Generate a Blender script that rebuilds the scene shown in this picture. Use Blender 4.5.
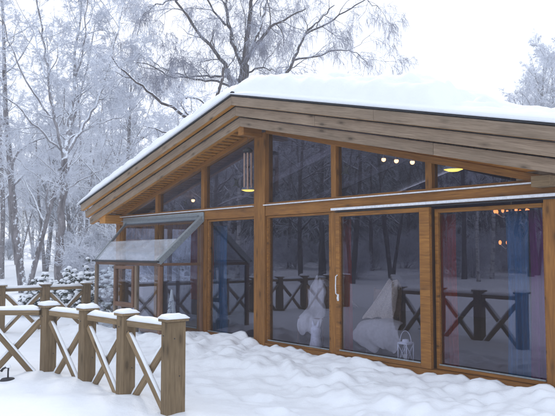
import bpy, bmesh, math, random
import numpy as np
from mathutils import Vector, Matrix, noise

# ------------------------------------------------------------------ scene, camera, light
scn = bpy.context.scene
for o in list(bpy.data.objects): bpy.data.objects.remove(o)
COL = scn.collection
scn.render.engine = 'CYCLES'
cam_d = bpy.data.cameras.new('camera'); cam = bpy.data.objects.new('camera', cam_d); COL.objects.link(cam)
cam_d.sensor_width = 36.0; cam_d.lens = 36.0*670/555; cam_d.clip_end = 2000; cam_d.clip_start = .05
cam.location = (8.84, -7.2, 1.55)
cam.rotation_euler = (math.radians(90+3.76), 0, math.radians(49.5))
scn.camera = cam
scn.view_settings.view_transform = 'Standard'; scn.view_settings.look = 'None'
scn.view_settings.gamma = 1; scn.view_settings.use_curve_mapping = False
scn.view_settings.exposure = 0.11
scn.cycles.volume_bounces = 3; scn.cycles.max_bounces = 10; scn.cycles.transparent_max_bounces = 16

world = bpy.data.worlds.new('World'); scn.world = world; world.use_nodes = True
wn = world.node_tree; wn.nodes.clear()
wo = wn.nodes.new('ShaderNodeOutputWorld'); wb = wn.nodes.new('ShaderNodeBackground')
sky = wn.nodes.new('ShaderNodeTexSky'); sky.sky_type = 'NISHITA'; sky.sun_disc = False
SUN_EL, SUN_AZ = 36, -60
sky.sun_elevation = math.radians(SUN_EL); sky.sun_rotation = math.radians(SUN_AZ)
sky.air_density = 1.0; sky.dust_density = 3.0
mixw = wn.nodes.new('ShaderNodeMix'); mixw.data_type = 'RGBA'
mixw.inputs[0].default_value = 0.9                      # cloud deck hides most of the blue
mixw.inputs[7].default_value = (11.8, 12.7, 14.6, 1)
wn.links.new(sky.outputs[0], mixw.inputs[6]); wn.links.new(mixw.outputs[2], wb.inputs['Color'])
wb.inputs['Strength'].default_value = 0.092
wn.links.new(wb.outputs[0], wo.inputs[0])

sd = bpy.data.lights.new('sun', 'SUN'); sd.energy = 1.35; sd.angle = math.radians(14); sd.color = (1, .96, .9)
sun = bpy.data.objects.new('sun', sd); COL.objects.link(sun)
_az = math.radians(SUN_AZ)
_d = Vector((math.sin(_az)*math.cos(math.radians(SUN_EL)), math.cos(_az)*math.cos(math.radians(SUN_EL)), math.sin(math.radians(SUN_EL))))
sun.rotation_euler = _d.to_track_quat('Z', 'Y').to_euler(); sun.location = (0, 0, 30)

R = random.Random(7)

# ------------------------------------------------------------------ materials
def newmat(name):
    m = bpy.data.materials.new(name); m.use_nodes = True
    nt = m.node_tree; nt.nodes.clear()
    out = nt.nodes.new('ShaderNodeOutputMaterial')
    return m, nt, out
def N(nt, t, **kw):
    n = nt.nodes.new(t)
    for k, v in kw.items(): setattr(n, k, v)
    return n
def ramp(nt, src, stops):
    r = N(nt, 'ShaderNodeValToRGB'); e = r.color_ramp.elements
    while len(e) > 1: e.remove(e[-1])
    e[0].position, e[0].color = stops[0][0], (*stops[0][1], 1)
    for p, c in stops[1:]:
        x = e.new(p); x.color = (*c, 1)
    nt.links.new(src, r.inputs[0]); return r.outputs[0]
def mixc(nt, fac, a, b, mode='MIX'):
    m = N(nt, 'ShaderNodeMix', data_type='RGBA', blend_type=mode)
    for sock, v in ((0, fac), (6, a), (7, b)):
        if hasattr(v, 'links'): nt.links.new(v, m.inputs[sock])
        else: m.inputs[sock].default_value = v if sock == 0 else (*v, 1)
    return m.outputs[2]
def bump(nt, h, strength, dist=.01, prev=None):
    b = N(nt, 'ShaderNodeBump'); b.inputs['Strength'].default_value = strength; b.inputs['Distance'].default_value = dist
    nt.links.new(h, b.inputs['Height'])
    if prev: nt.links.new(prev, b.inputs['Normal'])
    return b.outputs[0]
def noise_t(nt, vec, scale, detail=4, rough=.55, dist=0):
    n = N(nt, 'ShaderNodeTexNoise'); n.inputs['Scale'].default_value = scale; n.inputs['Detail'].default_value = detail
    n.inputs['Roughness'].default_value = rough; n.inputs['Distortion'].default_value = dist
    nt.links.new(vec, n.inputs['Vector']); return n.outputs[0]
def mapping(nt, vec, scale=(1,1,1), loc=None):
    m = N(nt, 'ShaderNodeMapping'); m.inputs['Scale'].default_value = scale
    nt.links.new(vec, m.inputs['Vector'])
    if loc is not None: nt.links.new(loc, m.inputs['Location'])
    return m.outputs[0]
def objvec(nt):
    tc = N(nt, 'ShaderNodeTexCoord'); oi = N(nt, 'ShaderNodeObjectInfo')
    v = N(nt, 'ShaderNodeVectorMath', operation='SCALE'); v.inputs[0].default_value = (37, 11, 23)
    nt.links.new(oi.outputs['Random'], v.inputs['Scale'])
    a = N(nt, 'ShaderNodeVectorMath', operation='ADD')
    nt.links.new(tc.outputs['Object'], a.inputs[0]); nt.links.new(v.outputs[0], a.inputs[1])
    return a.outputs[0], oi.outputs['Random']

def wood(name, light, mid, dark, rough=.6, knots=.85, var=.25, spec=.3, stain=None, grain=1.0):
    """planed softwood, grain along the object's local x"""
    m, nt, out = newmat(name); L = nt.links
    v, rnd = objvec(nt)
    g = noise_t(nt, mapping(nt, v, (.8, 24*grain, 24*grain)), 2.2, 6, .62, .9)
    fine = noise_t(nt, mapping(nt, v, (3, 90, 90)), 2.0, 3, .6)
    col = ramp(nt, g, [(.28, dark), (.46, mid), (.64, light)])
    col = mixc(nt, .35, col, ramp(nt, fine, [(.35, dark), (.6, light)]))
    # knots
    vo = N(nt, 'ShaderNodeTexVoronoi'); vo.inputs['Scale'].default_value = 1.0; vo.inputs['Randomness'].default_value = 1
    L.new(mapping(nt, v, (2.6, 7.5, 7.5)), vo.inputs['Vector'])
    kf = ramp(nt, vo.outputs['Distance'], [(.09, (1,1,1)), (.15, (.45,.45,.45)), (.30, (0,0,0))])
    kk = N(nt, 'ShaderNodeMath', operation='MULTIPLY'); L.new(kf, kk.inputs[0]); kk.inputs[1].default_value = knots
    col = mixc(nt, kk.outputs[0], col, tuple(c*.28 for c in dark))
    # slow blotches and board to board difference
    bl = noise_t(nt, mapping(nt, v, (.8, 2.5, 2.5)), 1.6, 3)
    col = mixc(nt, ramp(nt, bl, [(.35, (0,0,0)), (.7, (.55,.55,.55))]), col, stain or tuple(c*.55 for c in mid))
    mr = N(nt, 'ShaderNodeMapRange'); L.new(rnd, mr.inputs[0]); mr.inputs[3].default_value = 1-var; mr.inputs[4].default_value = 1+var*.6
    sc = N(nt, 'ShaderNodeVectorMath', operation='SCALE'); L.new(col, sc.inputs[0]); L.new(mr.outputs[0], sc.inputs['Scale'])
    p = N(nt, 'ShaderNodeBsdfPrincipled'); L.new(sc.outputs[0], p.inputs['Base Color'])
    p.inputs['Roughness'].default_value = rough; p.inputs['Specular IOR Level'].default_value = spec
    L.new(bump(nt, fine, .35, .004, bump(nt, g, .35, .006)), p.inputs['Normal'])
    L.new(p.outputs[0], out.inputs[0]); return m

def plain(name, col, rough=.5, metal=0, spec=.5, nscale=30, amt=.15, bmp=.1):
    m, nt, out = newmat(name); v, rnd = objvec(nt)
    n = noise_t(nt, v, nscale, 4)
    c = ramp(nt, n, [(.3, tuple(x*(1-amt) for x in col)), (.7, tuple(min(1, x*(1+amt)) for x in col))])
    p = N(nt, 'ShaderNodeBsdfPrincipled'); nt.links.new(c, p.inputs['Base Color'])
    p.inputs['Roughness'].default_value = rough; p.inputs['Metallic'].default_value = metal; p.inputs['Specular IOR Level'].default_value = spec
    nt.links.new(bump(nt, n, bmp, .003), p.inputs['Normal'])
    nt.links.new(p.outputs[0], out.inputs[0]); return m

def snow_mat(name, col=(.86, .89, .93), lumps=1.0):
    m, nt, out = newmat(name); L = nt.links
    tc = N(nt, 'ShaderNodeTexCoord'); v = tc.outputs['Object']
    a = noise_t(nt, v, 6, 5, .6); b = noise_t(nt, v, 55, 4, .7); c = noise_t(nt, v, 320, 2, .6)
    p = N(nt, 'ShaderNodeBsdfPrincipled')
    cc = ramp(nt, a, [(.3, tuple(x*.97 for x in col)), (.7, col)])
    L.new(cc, p.inputs['Base Color']); p.inputs['Roughness'].default_value = .75
    p.inputs['Specular IOR Level'].default_value = .25
    p.inputs['Subsurface Weight'].default_value = .0
    n1 = bump(nt, a, .35*lumps, .05); n2 = bump(nt, b, .3, .008, n1); n3 = bump(nt, c, .25, .002, n2)
    L.new(n3, p.inputs['Normal']); L.new(p.outputs[0], out.inputs[0]); return m

def glass_mat(name, tint=(.93, .95, .97), f0=.13, rough=0.0, wobble=.0015, f0exp=5):
    m, nt, out = newmat(name); L = nt.links
    g = N(nt, 'ShaderNodeNewGeometry')
    d = N(nt, 'ShaderNodeVectorMath', operation='DOT_PRODUCT'); L.new(g.outputs['Incoming'], d.inputs[0]); L.new(g.outputs['Normal'], d.inputs[1])
    ab = N(nt, 'ShaderNodeMath', operation='ABSOLUTE'); L.new(d.outputs['Value'], ab.inputs[0])
    om = N(nt, 'ShaderNodeMath', operation='SUBTRACT'); om.inputs[0].default_value = 1; L.new(ab.outputs[0], om.inputs[1])
    pw = N(nt, 'ShaderNodeMath', operation='POWER'); L.new(om.outputs[0], pw.inputs[0]); pw.inputs[1].default_value = f0exp
    ml = N(nt, 'ShaderNodeMath', operation='MULTIPLY_ADD'); L.new(pw.outputs[0], ml.inputs[0]); ml.inputs[1].default_value = 1-f0; ml.inputs[2].default_value = f0
    tr = N(nt, 'ShaderNodeBsdfTransparent'); tr.inputs[0].default_value = (*tint, 1)
    gl = N(nt, 'ShaderNodeBsdfGlossy'); gl.inputs['Roughness'].default_value = rough; gl.inputs['Color'].default_value = (.88, .87, 1, 1)
    tc = N(nt, 'ShaderNodeTexCoord')
    if wobble:
        n = noise_t(nt, tc.outputs['Object'], 2.5, 1); L.new(bump(nt, n, .5, wobble), gl.inputs['Normal'])
    mx = N(nt, 'ShaderNodeMixShader'); L.new(ml.outputs[0], mx.inputs[0]); L.new(tr.outputs[0], mx.inputs[1]); L.new(gl.outputs[0], mx.inputs[2])
    L.new(mx.outputs[0], out.inputs[0]); return m

def emit_mat(name, col, s):
    m, nt, out = newmat(name); e = N(nt, 'ShaderNodeEmission'); e.inputs[0].default_value = (*col, 1); e.inputs[1].default_value = s
    nt.links.new(e.outputs[0], out.inputs[0]); return m

def bark_mat(name, dark, light, white=0.0, snow=.6, scale=6):
    """bark with snow lying wherever the surface faces up"""
    m, nt, out = newmat(name); L = nt.links
    tc = N(nt, 'ShaderNodeTexCoord'); v = tc.outputs['Object']
    a = noise_t(nt, mapping(nt, v, (1, 1, .35)), scale, 5, .65)
    col = ramp(nt, a, [(.35, dark), (.65, light)])
    if white > 0:
        b = noise_t(nt, mapping(nt, v, (1, 1, 3.5)), 3, 4, .7)
        col = mixc(nt, ramp(nt, b, [(.42, (0,0,0)), (.5, (white,)*3)]), col, (.62, .62, .62))
    g = N(nt, 'ShaderNodeNewGeometry'); sx = N(nt, 'ShaderNodeSeparateXYZ'); L.new(g.outputs['Normal'], sx.inputs[0])
    w = noise_t(nt, v, 9, 3)
    ad = N(nt, 'ShaderNodeMath', operation='ADD'); L.new(sx.outputs['Z'], ad.inputs[0]); L.new(w, ad.inputs[1])
    sf = ramp(nt, ad.outputs[0], [(1.08-snow*.7, (0,0,0)), (1.25-snow*.7, (1,1,1))])
    col = mixc(nt, sf, col, (.82, .86, .92))
    p = N(nt, 'ShaderNodeBsdfPrincipled'); L.new(col, p.inputs['Base Color']); p.inputs['Roughness'].default_value = .9
    p.inputs['Specular IOR Level'].default_value = .15
    L.new(bump(nt, a, .6, .03), p.inputs['Normal']); L.new(p.outputs[0], out.inputs[0]); return m

def twig_mat(name, a, b):
    m, nt, out = newmat(name); L = nt.links
    tc = N(nt, 'ShaderNodeTexCoord')
    n = noise_t(nt, tc.outputs['Object'], 1.3, 3, .7)
    col = ramp(nt, n, [(.35, a), (.65, b)])
    p = N(nt, 'ShaderNodeBsdfDiffuse'); L.new(col, p.inputs['Color'])
    L.new(p.outputs[0], out.inputs[0]); return m

M = {}
M['barge'] = wood('weathered_grey_board', (.37,.285,.21), (.275,.205,.145), (.15,.105,.07), rough=.75, knots=.8, var=.10, spec=.2)
M['facade'] = wood('golden_brown_timber', (.40,.18,.038), (.26,.105,.02), (.115,.045,.009), rough=.5, knots=.75, var=.12)
M['soffit'] = wood('amber_soffit_board', (.70,.34,.07), (.56,.24,.04), (.28,.10,.018), rough=.5, knots=.5, var=.3)
M['fence'] = wood('greyed_fence_timber', (.36,.26,.155), (.24,.168,.095), (.10,.066,.036), rough=.8, knots=.7, var=.25, spec=.15)
M['redwood'] = wood('reddish_sash_timber', (.27,.145,.09), (.17,.09,.055), (.08,.042,.026), rough=.5, knots=.3, var=.15)
M['snow'] = snow_mat('snow_surface')
M['roofsnow'] = snow_mat('roof_snow_surface', lumps=.6)
M['glass'] = glass_mat('window_glass', tint=(.84,.85,.92), f0=.066, f0exp=4.2, wobble=.0005)
M['conglass'] = glass_mat('conservatory_glass', tint=(.9,.92,.93), f0=.045)
M['zinc'] = plain('grey_zinc_sheet', (.26,.29,.31), .45, .2, .5)
M['whitemetal'] = plain('white_painted_metal', (.72,.74,.78), .35)
M['black'] = plain('black_rubber', (.02,.02,.025), .6)
M['steel'] = plain('brushed_steel', (.6,.6,.62), .3, .8)
M['floor'] = wood('interior_floorboard', (.15,.10,.08), (.10,.065,.05), (.05,.03,.025), rough=.35, knots=.2, var=.1)
M['inwall'] = plain('interior_wall_paint', (.10,.07,.13), .8)
M['ceil'] = wood('ceiling_board', (.55,.50,.50), (.46,.42,.43), (.25,.22,.24), rough=.6, knots=.4, var=.2)
def cloth(name, col, trans=.4):
    m, nt, out = newmat(name); v, r_ = objvec(nt)
    n = noise_t(nt, mapping(nt, v, (60, 60, 3)), 2, 3)
    c = ramp(nt, n, [(.3, tuple(x*.7 for x in col)), (.7, col)])
    d = N(nt, 'ShaderNodeBsdfDiffuse'); t = N(nt, 'ShaderNodeBsdfTranslucent'); nt.links.new(c, d.inputs[0]); nt.links.new(c, t.inputs[0])
    mx = N(nt, 'ShaderNodeMixShader'); mx.inputs[0].default_value = trans
    nt.links.new(d.outputs[0], mx.inputs[1]); nt.links.new(t.outputs[0], mx.inputs[2]); nt.links.new(mx.outputs[0], out.inputs[0]); return m
M['red'] = cloth('red_curtain_cloth', (.60,.03,.03))
M['blue'] = cloth('blue_curtain_cloth', (.04,.33,.60))
M['purple'] = cloth('violet_curtain_cloth', (.42,.07,.36))
M['white'] = plain('white_enamel', (.75,.75,.76), .4)
M['fleece'] = plain('cream_sheepskin', (.62,.60,.56), .95, nscale=25, amt=.08, bmp=.6)
M['beige'] = plain('beige_wool', (.55,.47,.36), .95, nscale=60, amt=.25, bmp=.6)
M['bulb'] = emit_mat('lit_bulb', (1, .52, .20), 5)
M['amber'] = emit_mat('amber_bulb', (1, .30, .08), 2.2)
M['glow'] = emit_mat('lit_glass_shade', (1, .72, .12), 2.0)
M['tube'] = plain('copper_chime_tube', (.34,.23,.19), .35, .5)
M['bark'] = bark_mat('grey_brown_bark', (.10,.09,.095), (.27,.25,.26), 0, .65)
M['birch'] = bark_mat('birch_bark', (.05,.045,.045), (.2,.19,.18), .9, .45)
M['limb'] = bark_mat('snow_lined_bark', (.14,.13,.14), (.34,.33,.35), 0, .85)
M['twig'] = twig_mat('frosted_twig', (.55,.57,.64), (.80,.83,.90))
M['twigdark'] = twig_mat('dark_twig_with_rime', (.22,.22,.27), (.52,.54,.63))
M['evergreen'] = plain('dark_shrub_leaf', (.05,.06,.05), .8)

# frosted pane: thin rime lying on the lower half of the lean-to roof
m, nt, out = newmat('thin_snow_film'); v, r_ = objvec(nt)
n = noise_t(nt, v, 4, 5, .7)
tr = N(nt, 'ShaderNodeBsdfTransparent'); df = N(nt, 'ShaderNodeBsdfDiffuse'); df.inputs[0].default_value = (.75,.8,.86,1)
mx = N(nt, 'ShaderNodeMixShader'); nt.links.new(ramp(nt, n, [(.3, (.14,.14,.14)), (.72, (.34,.34,.34))]), mx.inputs[0])
nt.links.new(tr.outputs[0], mx.inputs[1]); nt.links.new(df.outputs[0], mx.inputs[2]); nt.links.new(mx.outputs[0], out.inputs[0]); M['film'] = m
M['darklimb'] = bark_mat('dark_limb_bark', (.05,.043,.043), (.13,.11,.11), 0, .40)
M['spruce'] = bark_mat('snow_dusted_spruce', (.07,.085,.085), (.20,.22,.23), 0, .9)

# ------------------------------------------------------------------ helpers
def link(o, parent=None):
    COL.objects.link(o)
    if parent is not None:
        o.parent = parent
    return o
def wmat(o):
    m = o.matrix_basis.copy(); p = o.parent
    while p is not None: m = p.matrix_basis @ m; p = p.parent
    return m
def tag(o, label, cat=None, group=None, kind=None):
    if label: o['label'] = label
    if cat: o['category'] = cat
    if group: o['group'] = group
    if kind: o['kind'] = kind
    return o
def thing(name, label, cat, loc=(0,0,0), group=None):
    o = bpy.data.objects.new(name, None); o.location = loc; o.empty_display_size = .2; COL.objects.link(o)
    return tag(o, label, cat, group)
def place(o, mat4, parent):
    if parent is not None:
        o.parent = parent; o.matrix_basis = wmat(parent).inverted() @ mat4
    else: o.matrix_basis = mat4
def mesh_obj(name, bm, mat, parent=None, mat4=None, smooth=False):
    me = bpy.data.meshes.new(name); bm.to_mesh(me); bm.free()
    for mm in (mat if isinstance(mat, (list, tuple)) else [mat]): me.materials.append(mm)
    if smooth: me.polygons.foreach_set('use_smooth', [True]*len(me.polygons))
    o = bpy.data.objects.new(name, me); COL.objects.link(o)
    place(o, mat4 or Matrix.Identity(4), parent)
    return o
def bm_box(bm, size, mat4=Matrix.Identity(4), bev=.004, seg=1):
    b = bmesh.new(); bmesh.ops.create_cube(b, size=1)
    bmesh.ops.scale(b, vec=size, verts=b.verts)
    if bev > 0: bmesh.ops.bevel(b, geom=b.edges[:], offset=min(bev, min(size)*.3), segments=seg, affect='EDGES')
    b.transform(mat4); me = bpy.data.meshes.new('tmp'); b.to_mesh(me); b.free(); bm.from_mesh(me); bpy.data.meshes.remove(me)
def frame(d, up):
    x = Vector(d).normalized(); up = Vector(up)
    y = up.cross(x).normalized(); z = x.cross(y)
    return Matrix((x, y, z)).transposed().to_4x4()
def beam(name, p0, p1, w, h, mat, parent, up=(0,0,1), bev=.005):
    """box from p0 to p1 (centre line); local x along it, width w across, height h along up"""
    p0, p1 = Vector(p0), Vector(p1); d = p1-p0
    m4 = Matrix.Translation((p0+p1)/2) @ frame(d, up)
    bm = bmesh.new(); bm_box(bm, (d.length, w, h), bev=bev)
    return mesh_obj(name, bm, mat, parent, m4)
def bx(name, x0, x1, y0, y1, z0, z1, mat, parent, bev=.004):
    s = (x1-x0, y1-y0, z1-z0); c = Vector(((x0+x1)/2, (y0+y1)/2, (z0+z1)/2))
    if s[2] >= s[0] and s[2] >= s[1]: return beam(name, c-Vector((0,0,s[2]/2)), c+Vector((0,0,s[2]/2)), s[1], s[0], mat, parent, up=(1,0,0), bev=bev)
    if s[1] >= s[0]: return beam(name, c-Vector((0,s[1]/2,0)), c+Vector((0,s[1]/2,0)), s[0], s[2], mat, parent, bev=bev)
    return beam(name, c-Vector((s[0]/2,0,0)), c+Vector((s[0]/2,0,0)), s[1], s[2], mat, parent, bev=bev)
def prism(bm, pts, y0, y1):
    """polygon in xz extruded from y0 to y1"""
    a = [bm.verts.new((x, y0, z)) for x, z in pts]; b = [bm.verts.new((x, y1, z)) for x, z in pts]
    bm.faces.new(a); bm.faces.new(b[::-1]); n = len(pts)
    for i in range(n): bm.faces.new((a[i], b[i], b[(i+1) % n], a[(i+1) % n]))
    bmesh.ops.recalc_face_normals(bm, faces=bm.faces[:])
def slab(name, quad, th, mat, parent, off=None):
    """four corners -> thin plate"""
    q = [Vector(p) for p in quad]; n = (q[1]-q[0]).cross(q[3]-q[0]).normalized()*th
    c = sum(q, Vector())/4
    bm = bmesh.new(); a = [bm.verts.new(p-c) for p in q]; b = [bm.verts.new(p-c+n) for p in q]
    bm.faces.new(a[::-1]); bm.faces.new(b)
    for i in range(4): bm.faces.new((a[i], a[(i+1)%4], b[(i+1)%4], b[i]))
    bmesh.ops.recalc_face_normals(bm, faces=bm.faces[:])
    return mesh_obj(name, bm, mat, parent, Matrix.Translation(c))
def tube_bm(bm, pts, rads, sides=8, cap=True):
    pts = [Vector(p) for p in pts]; rings = []
    for i, p in enumerate(pts):
        d = (pts[min(i+1, len(pts)-1)]-pts[max(i-1, 0)]).normalized()
        u = d.orthogonal().normalized() if i == 0 else (u-d*u.dot(d)).normalized()
        w = d.cross(u); r = rads if isinstance(rads, (int, float)) else rads[i]
        rings.append([bm.verts.new(p+(u*math.cos(a)+w*math.sin(a))*r) for a in [2*math.pi*k/sides for k in range(sides)]])
    for a, b in zip(rings, rings[1:]):
        for k in range(sides): bm.faces.new((a[k], a[(k+1)%sides], b[(k+1)%sides], b[k]))
    if cap: bm.faces.new(rings[0][::-1]); bm.faces.new(rings[-1])
def lathe_bm(bm, prof, seg=20, c=(0,0,0)):
    c = Vector(c); rings = []
    for r, z in prof: rings.append([bm.verts.new(c+Vector((max(r, 1e-4)*math.cos(2*math.pi*k/seg), max(r, 1e-4)*math.sin(2*math.pi*k/seg), z))) for k in range(seg)])
    for a, b in zip(rings, rings[1:]):
        for k in range(seg): bm.faces.new((a[k], a[(k+1)%seg], b[(k+1)%seg], b[k]))

def fbm(x, y, z, o=4):
    s, a = 0, 1
    for _ in range(o): s += a*noise.noise((x, y, z)); x *= 2.03; y *= 2.03; z *= 2.03; a *= .5
    return s
def sst(a, b, x):
    t = min(1, max(0, (x-a)/(b-a))); return t*t*(3-2*t)

# ------------------------------------------------------------------ ground
HX = 5.2                                              # half width of the house
def billow(x, y, s, seed):
    return (noise.noise((x*s+seed, y*s-seed, seed*.7))**2+.003)**.5*2.2-.05
def gz(x, y):
    z = -.14 + .05*fbm(x*.35, y*.35, 2.1, 3)
    near = sst(14, 6, abs(x-2)) * sst(13, 6, abs(y+4))
    z += near*.022*fbm(x*1.7, y*1.7, 5.2, 3)
    # cleared snow heaped along the glass front
    a = sst(-2.05, -1.05, y)*sst(.4, -.12, y)*sst(-6.5, -4, x)
    crest = .06*sst(3.2, -1.0, x)+.095
    lump = .72+.55*billow(x, y, 1.3, 3.3)*.8 + .40*billow(x, y, 3.1, 8.1)
    z += a*crest*lump + .05*sst(-.75, -.2, y)*sst(.4, -.12, y)*sst(1, 3, x)*sst(8, 6, x)
    z += a*.022*(fbm(x*6.5, y*6.5, 2.2, 2)) + a*.045*max(0, billow(x, y, 4.3, 21.)-.25)
    # clods and trodden snow just in front of the bank
    b = sst(-2.9, -2.0, y)*sst(-.25, -1.4, y)*sst(-5, -1, x)*sst(9, 6, x)
    z += b*.055*max(0, fbm(x*2.6, y*2.6, 7.7, 3)+.1)
    b2 = sst(-2.9, -2.2, y)*sst(-.9, -1.6, y)*sst(.4, 1.2, x)*sst(6.3, 5, x)
    z += b2*.07*max(0, billow(x, y, 2.1, 14.2)-.35)*1.3
    for fx, fy in FOOT:
        d = ((x-fx)/.17)**2+((y-fy)/.12)**2
        if d < 6: z += -.085*math.exp(-d*1.1)+.022*math.exp(-(d-2.2)**2)
    z += b*.015*max(0, fbm(x*6, y*6, 4.4, 2)) + near*.008*fbm(x*5, y*5, 6.4, 2)
    # drift the fence stands in
    z += .125*math.exp(-((y+3.75)/.75)**2)*sst(-3, -.5, x)*sst(2.75, 1.7, x)*(.9+.35*noise.noise((x*2, y*2, 1)))
    # far land rises a little towards the forest
    r = math.hypot(x, y)
    z += sst(25, 70, r)*.9 + sst(20, 60, r)*.5*fbm(x*.05, y*.05, 9, 3)
    if y > -.06 and -HX-.1 < x < HX+.1 and y < 7: z = min(z, -.06)-.3*sst(-.02, .25, y)
    if -4.15 < x < -1.8 and y > -.86: z = -.3
    return z
FOOT = []
fx, fy = 4.6, -2.55
for i in range(9):
    FOOT.append((fx-.62*i+R.uniform(-.05,.05), fy+(.11 if i % 2 else -.11)+.05*i+R.uniform(-.04,.04)))
def axis(lo, hi, step, far, n):
    mid = list(np.arange(lo, hi+1e-6, step)); out_ = [1-(1-0)]  # placeholder
    k = np.arange(1, n+1)/n
    right = hi+step*np.arange(1, n+1)*0+ (far-hi)*(np.expm1(k*5.2)/math.expm1(5.2))
    left = lo-(far+lo)*(np.expm1(k*5.2)/math.expm1(5.2))
    return sorted(set([round(float(a), 4) for a in list(left)+mid+list(right)]))
xs = axis(-5.4, 7.6, .036, 600, 60); ys = axis(-5.6, 0.2, .036, 600, 60)
nx, ny = len(xs), len(ys)
co = np.empty((nx*ny, 3), np.float32); k = 0
for y in ys:
    for x in xs: co[k] = (x, y, gz(x, y)); k += 1
def grid_mesh(name, co, nx, ny, mat):
    idx = np.arange(nx*ny).reshape(ny, nx)
    f = np.stack([idx[:-1,:-1], idx[:-1,1:], idx[1:,1:], idx[1:,:-1]], -1).reshape(-1, 4)
    return fast_mesh(name, co, f, mat)
def fast_mesh(name, co, faces, mats, smooth=True):
    me = bpy.data.meshes.new(name); nf = len(faces); w = faces.shape[1]
    me.vertices.add(len(co)); me.vertices.foreach_set('co', np.asarray(co, np.float32).ravel())
    me.loops.add(nf*w); me.loops.foreach_set('vertex_index', faces.astype(np.int32).ravel())
    me.polygons.add(nf); me.polygons.foreach_set('loop_start', np.arange(0, nf*w, w, dtype=np.int32))
    me.polygons.foreach_set('loop_total', np.full(nf, w, np.int32))
    if smooth: me.polygons.foreach_set('use_smooth', np.ones(nf, bool))
    me.update(calc_edges=True)
    for mm in (mats if isinstance(mats, (list, tuple)) else [mats]): me.materials.append(mm)
    return me
g = bpy.data.objects.new('snowy_ground', grid_mesh('snowy_ground', co, nx, ny, M['snow'])); COL.objects.link(g); tag(g, None, kind='structure')

# ------------------------------------------------------------------ house
house = thing('house', 'single storey timber house with a wide glass gable front and thick snow on its roof', 'house', (0, 0, 0))
SL = .245
SLS = {-1: .258, 1: .235}                             # the two roof slopes differ a little
def gl(x): return 3.60-.252*abs(x)                      # top of the gable glass
AX = [-5.15, -3.45, -1.745, 0.0, 1.745, 3.49, 5.15]
PW = {0: .09, 1: .06, 2: .15, 3: .145, 4: .085, 5: .10, 6: .09}
D = 6.8
# main posts (floor to transom) and gable posts
for i, x in enumerate(AX):
    w = PW[i]
    if i == 3: bx('post', x-w, x+w, -.06, .12, -.1, 3.58, M['facade'], house); continue
    if i == 5: bx('post', x-.11, x-.035, .03, .14, .04, 2.14, M['redwood'], house)
    elif i == 4: bx('post', x-w, x+w-.02, -.02, .12, -.1, 2.155, M['facade'], house)
    else: bx('post', x-w, x+w, -.04, .12, -.1, 2.155, M['facade'], house)
    if 0 < i < 6: bx('post', x-.052, x+.052, -.035, .1, 2.362, gl(x)+.03, M['facade'], house)
# sill, transom, flashing
for a, b in ((0, 3), (3, 6)):
    xa = AX[a]+(-.09 if a == 0 else .147); xb = AX[b]-(.147 if b == 3 else -.09)
    bx('sill', xa, xb, -.055, .11, -.14, .045, M['facade'], house)
    bx('transom', xa, xb, -.045, .11, 2.157, 2.325, M['facade'], house)
    bx('sill_flashing', xa, xb, -.10, .0, 2.327, 2.343, M['whitemetal'], house, bev=.002)
    bx('clerestory_sill', xa, xb, -.05, .09, 2.3445, 2.375, M['facade'], house)
# raking rafter above the gable glass
for s in (-1, 1):
    beam('gable_rafter', (s*.15, .02, 3.60+.045-.252*.15), (s*5.3, .02, 3.60+.045-.252*5.3), .13, .09, M['facade'], house)
# infill above rafter up to the roof deck
    bm = bmesh.new(); prism(bm, [(0, 3.69), (s*5.35, 3.69-.252*5.35), (s*5.35, 3.80-.252*5.35), (0, 3.80)], .0, .06)
    mesh_obj('gable_infill', bm, M['soffit'], house)
# gable glass
for i in range(6):
    xa, xb = AX[i], AX[i+1]
    xa += .15 if i == 3 else .055; xb -= .15 if i == 2 else .055
    pts = [(xa, 2.37), (xb, 2.37), (xb, max(2.372, gl(xb))), (xa, max(2.372, gl(xa)))]
    if i == 0: pts = [(-4.72, 2.37), (xb, 2.37), (xb, gl(xb))]
    if i == 5: pts = [(xa, 2.37), (4.72, 2.37), (xa, gl(xa))]
    bm = bmesh.new(); prism(bm, pts, .03, .038); mesh_obj('gable_pane', bm, M['glass'], house)
for s in (-1, 1): bx('gable_corner_block', min(s*4.73, s*5.24), max(s*4.73, s*5.24), -.03, .1, 2.3765, 2.47, M['barge'], house)

def window(name, x0, x1, z0, z1, y, fw, th, mat, label=None, pane=True, handle=False, wl=None, wr=None):
    """frame of four members as one mesh, pane as its child"""
    wl = wl or fw; wr = wr or fw
    c = Vector(((x0+x1)/2, y, (z0+z1)/2)); bm = bmesh.new()
    for a, b, p, q in ((x0, x0+wl, z0, z1), (x1-wr, x1, z0, z1), (x0+wl, x1-wr, z0, z0+fw), (x0+wl, x1-wr, z1-fw, z1)):
        bm_box(bm, (b-a, th, q-p), Matrix.Translation(Vector(((a+b)/2, y, (p+q)/2))-c), bev=.004)
    f = mesh_obj(name, bm, mat, house, Matrix.Translation(c))
    if label: f['label'] = label
    bm = bmesh.new(); bm_box(bm, (x1-x0-wl-wr, .008, z1-z0-2*fw), Matrix.Identity(4), bev=0)
    mesh_obj('pane', bm, M['glass'], f, Matrix.Translation(Vector(((x0+wl+x1-wr)/2, y+.01, c.z))))
    # grey glazing strip at the foot
    bm = bmesh.new(); bm_box(bm, (x1-x0-wl-wr, .014, .018), bev=.002)
    mesh_obj('glazing_strip', bm, M['zinc'], f, Matrix.Translation(Vector(((x0+wl+x1-wr)/2, y-th/2-.004, z0+fw+.008))))
    return f
window('window', AX[0]+.092, AX[1]-.062, .047, 2.154, .03, .05, .08, M['facade'])
window('window', AX[1]+.062, AX[2]-.152, .047, 2.154, .03, .05, .08, M['facade'])
window('window', AX[2]+.152, AX[3]-.147, .047, 2.154, .025, .035, .08, M['facade'])
window('window', AX[3]+.147, AX[4]-.087, .047, 2.154, .025, .035, .08, M['facade'])
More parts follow.
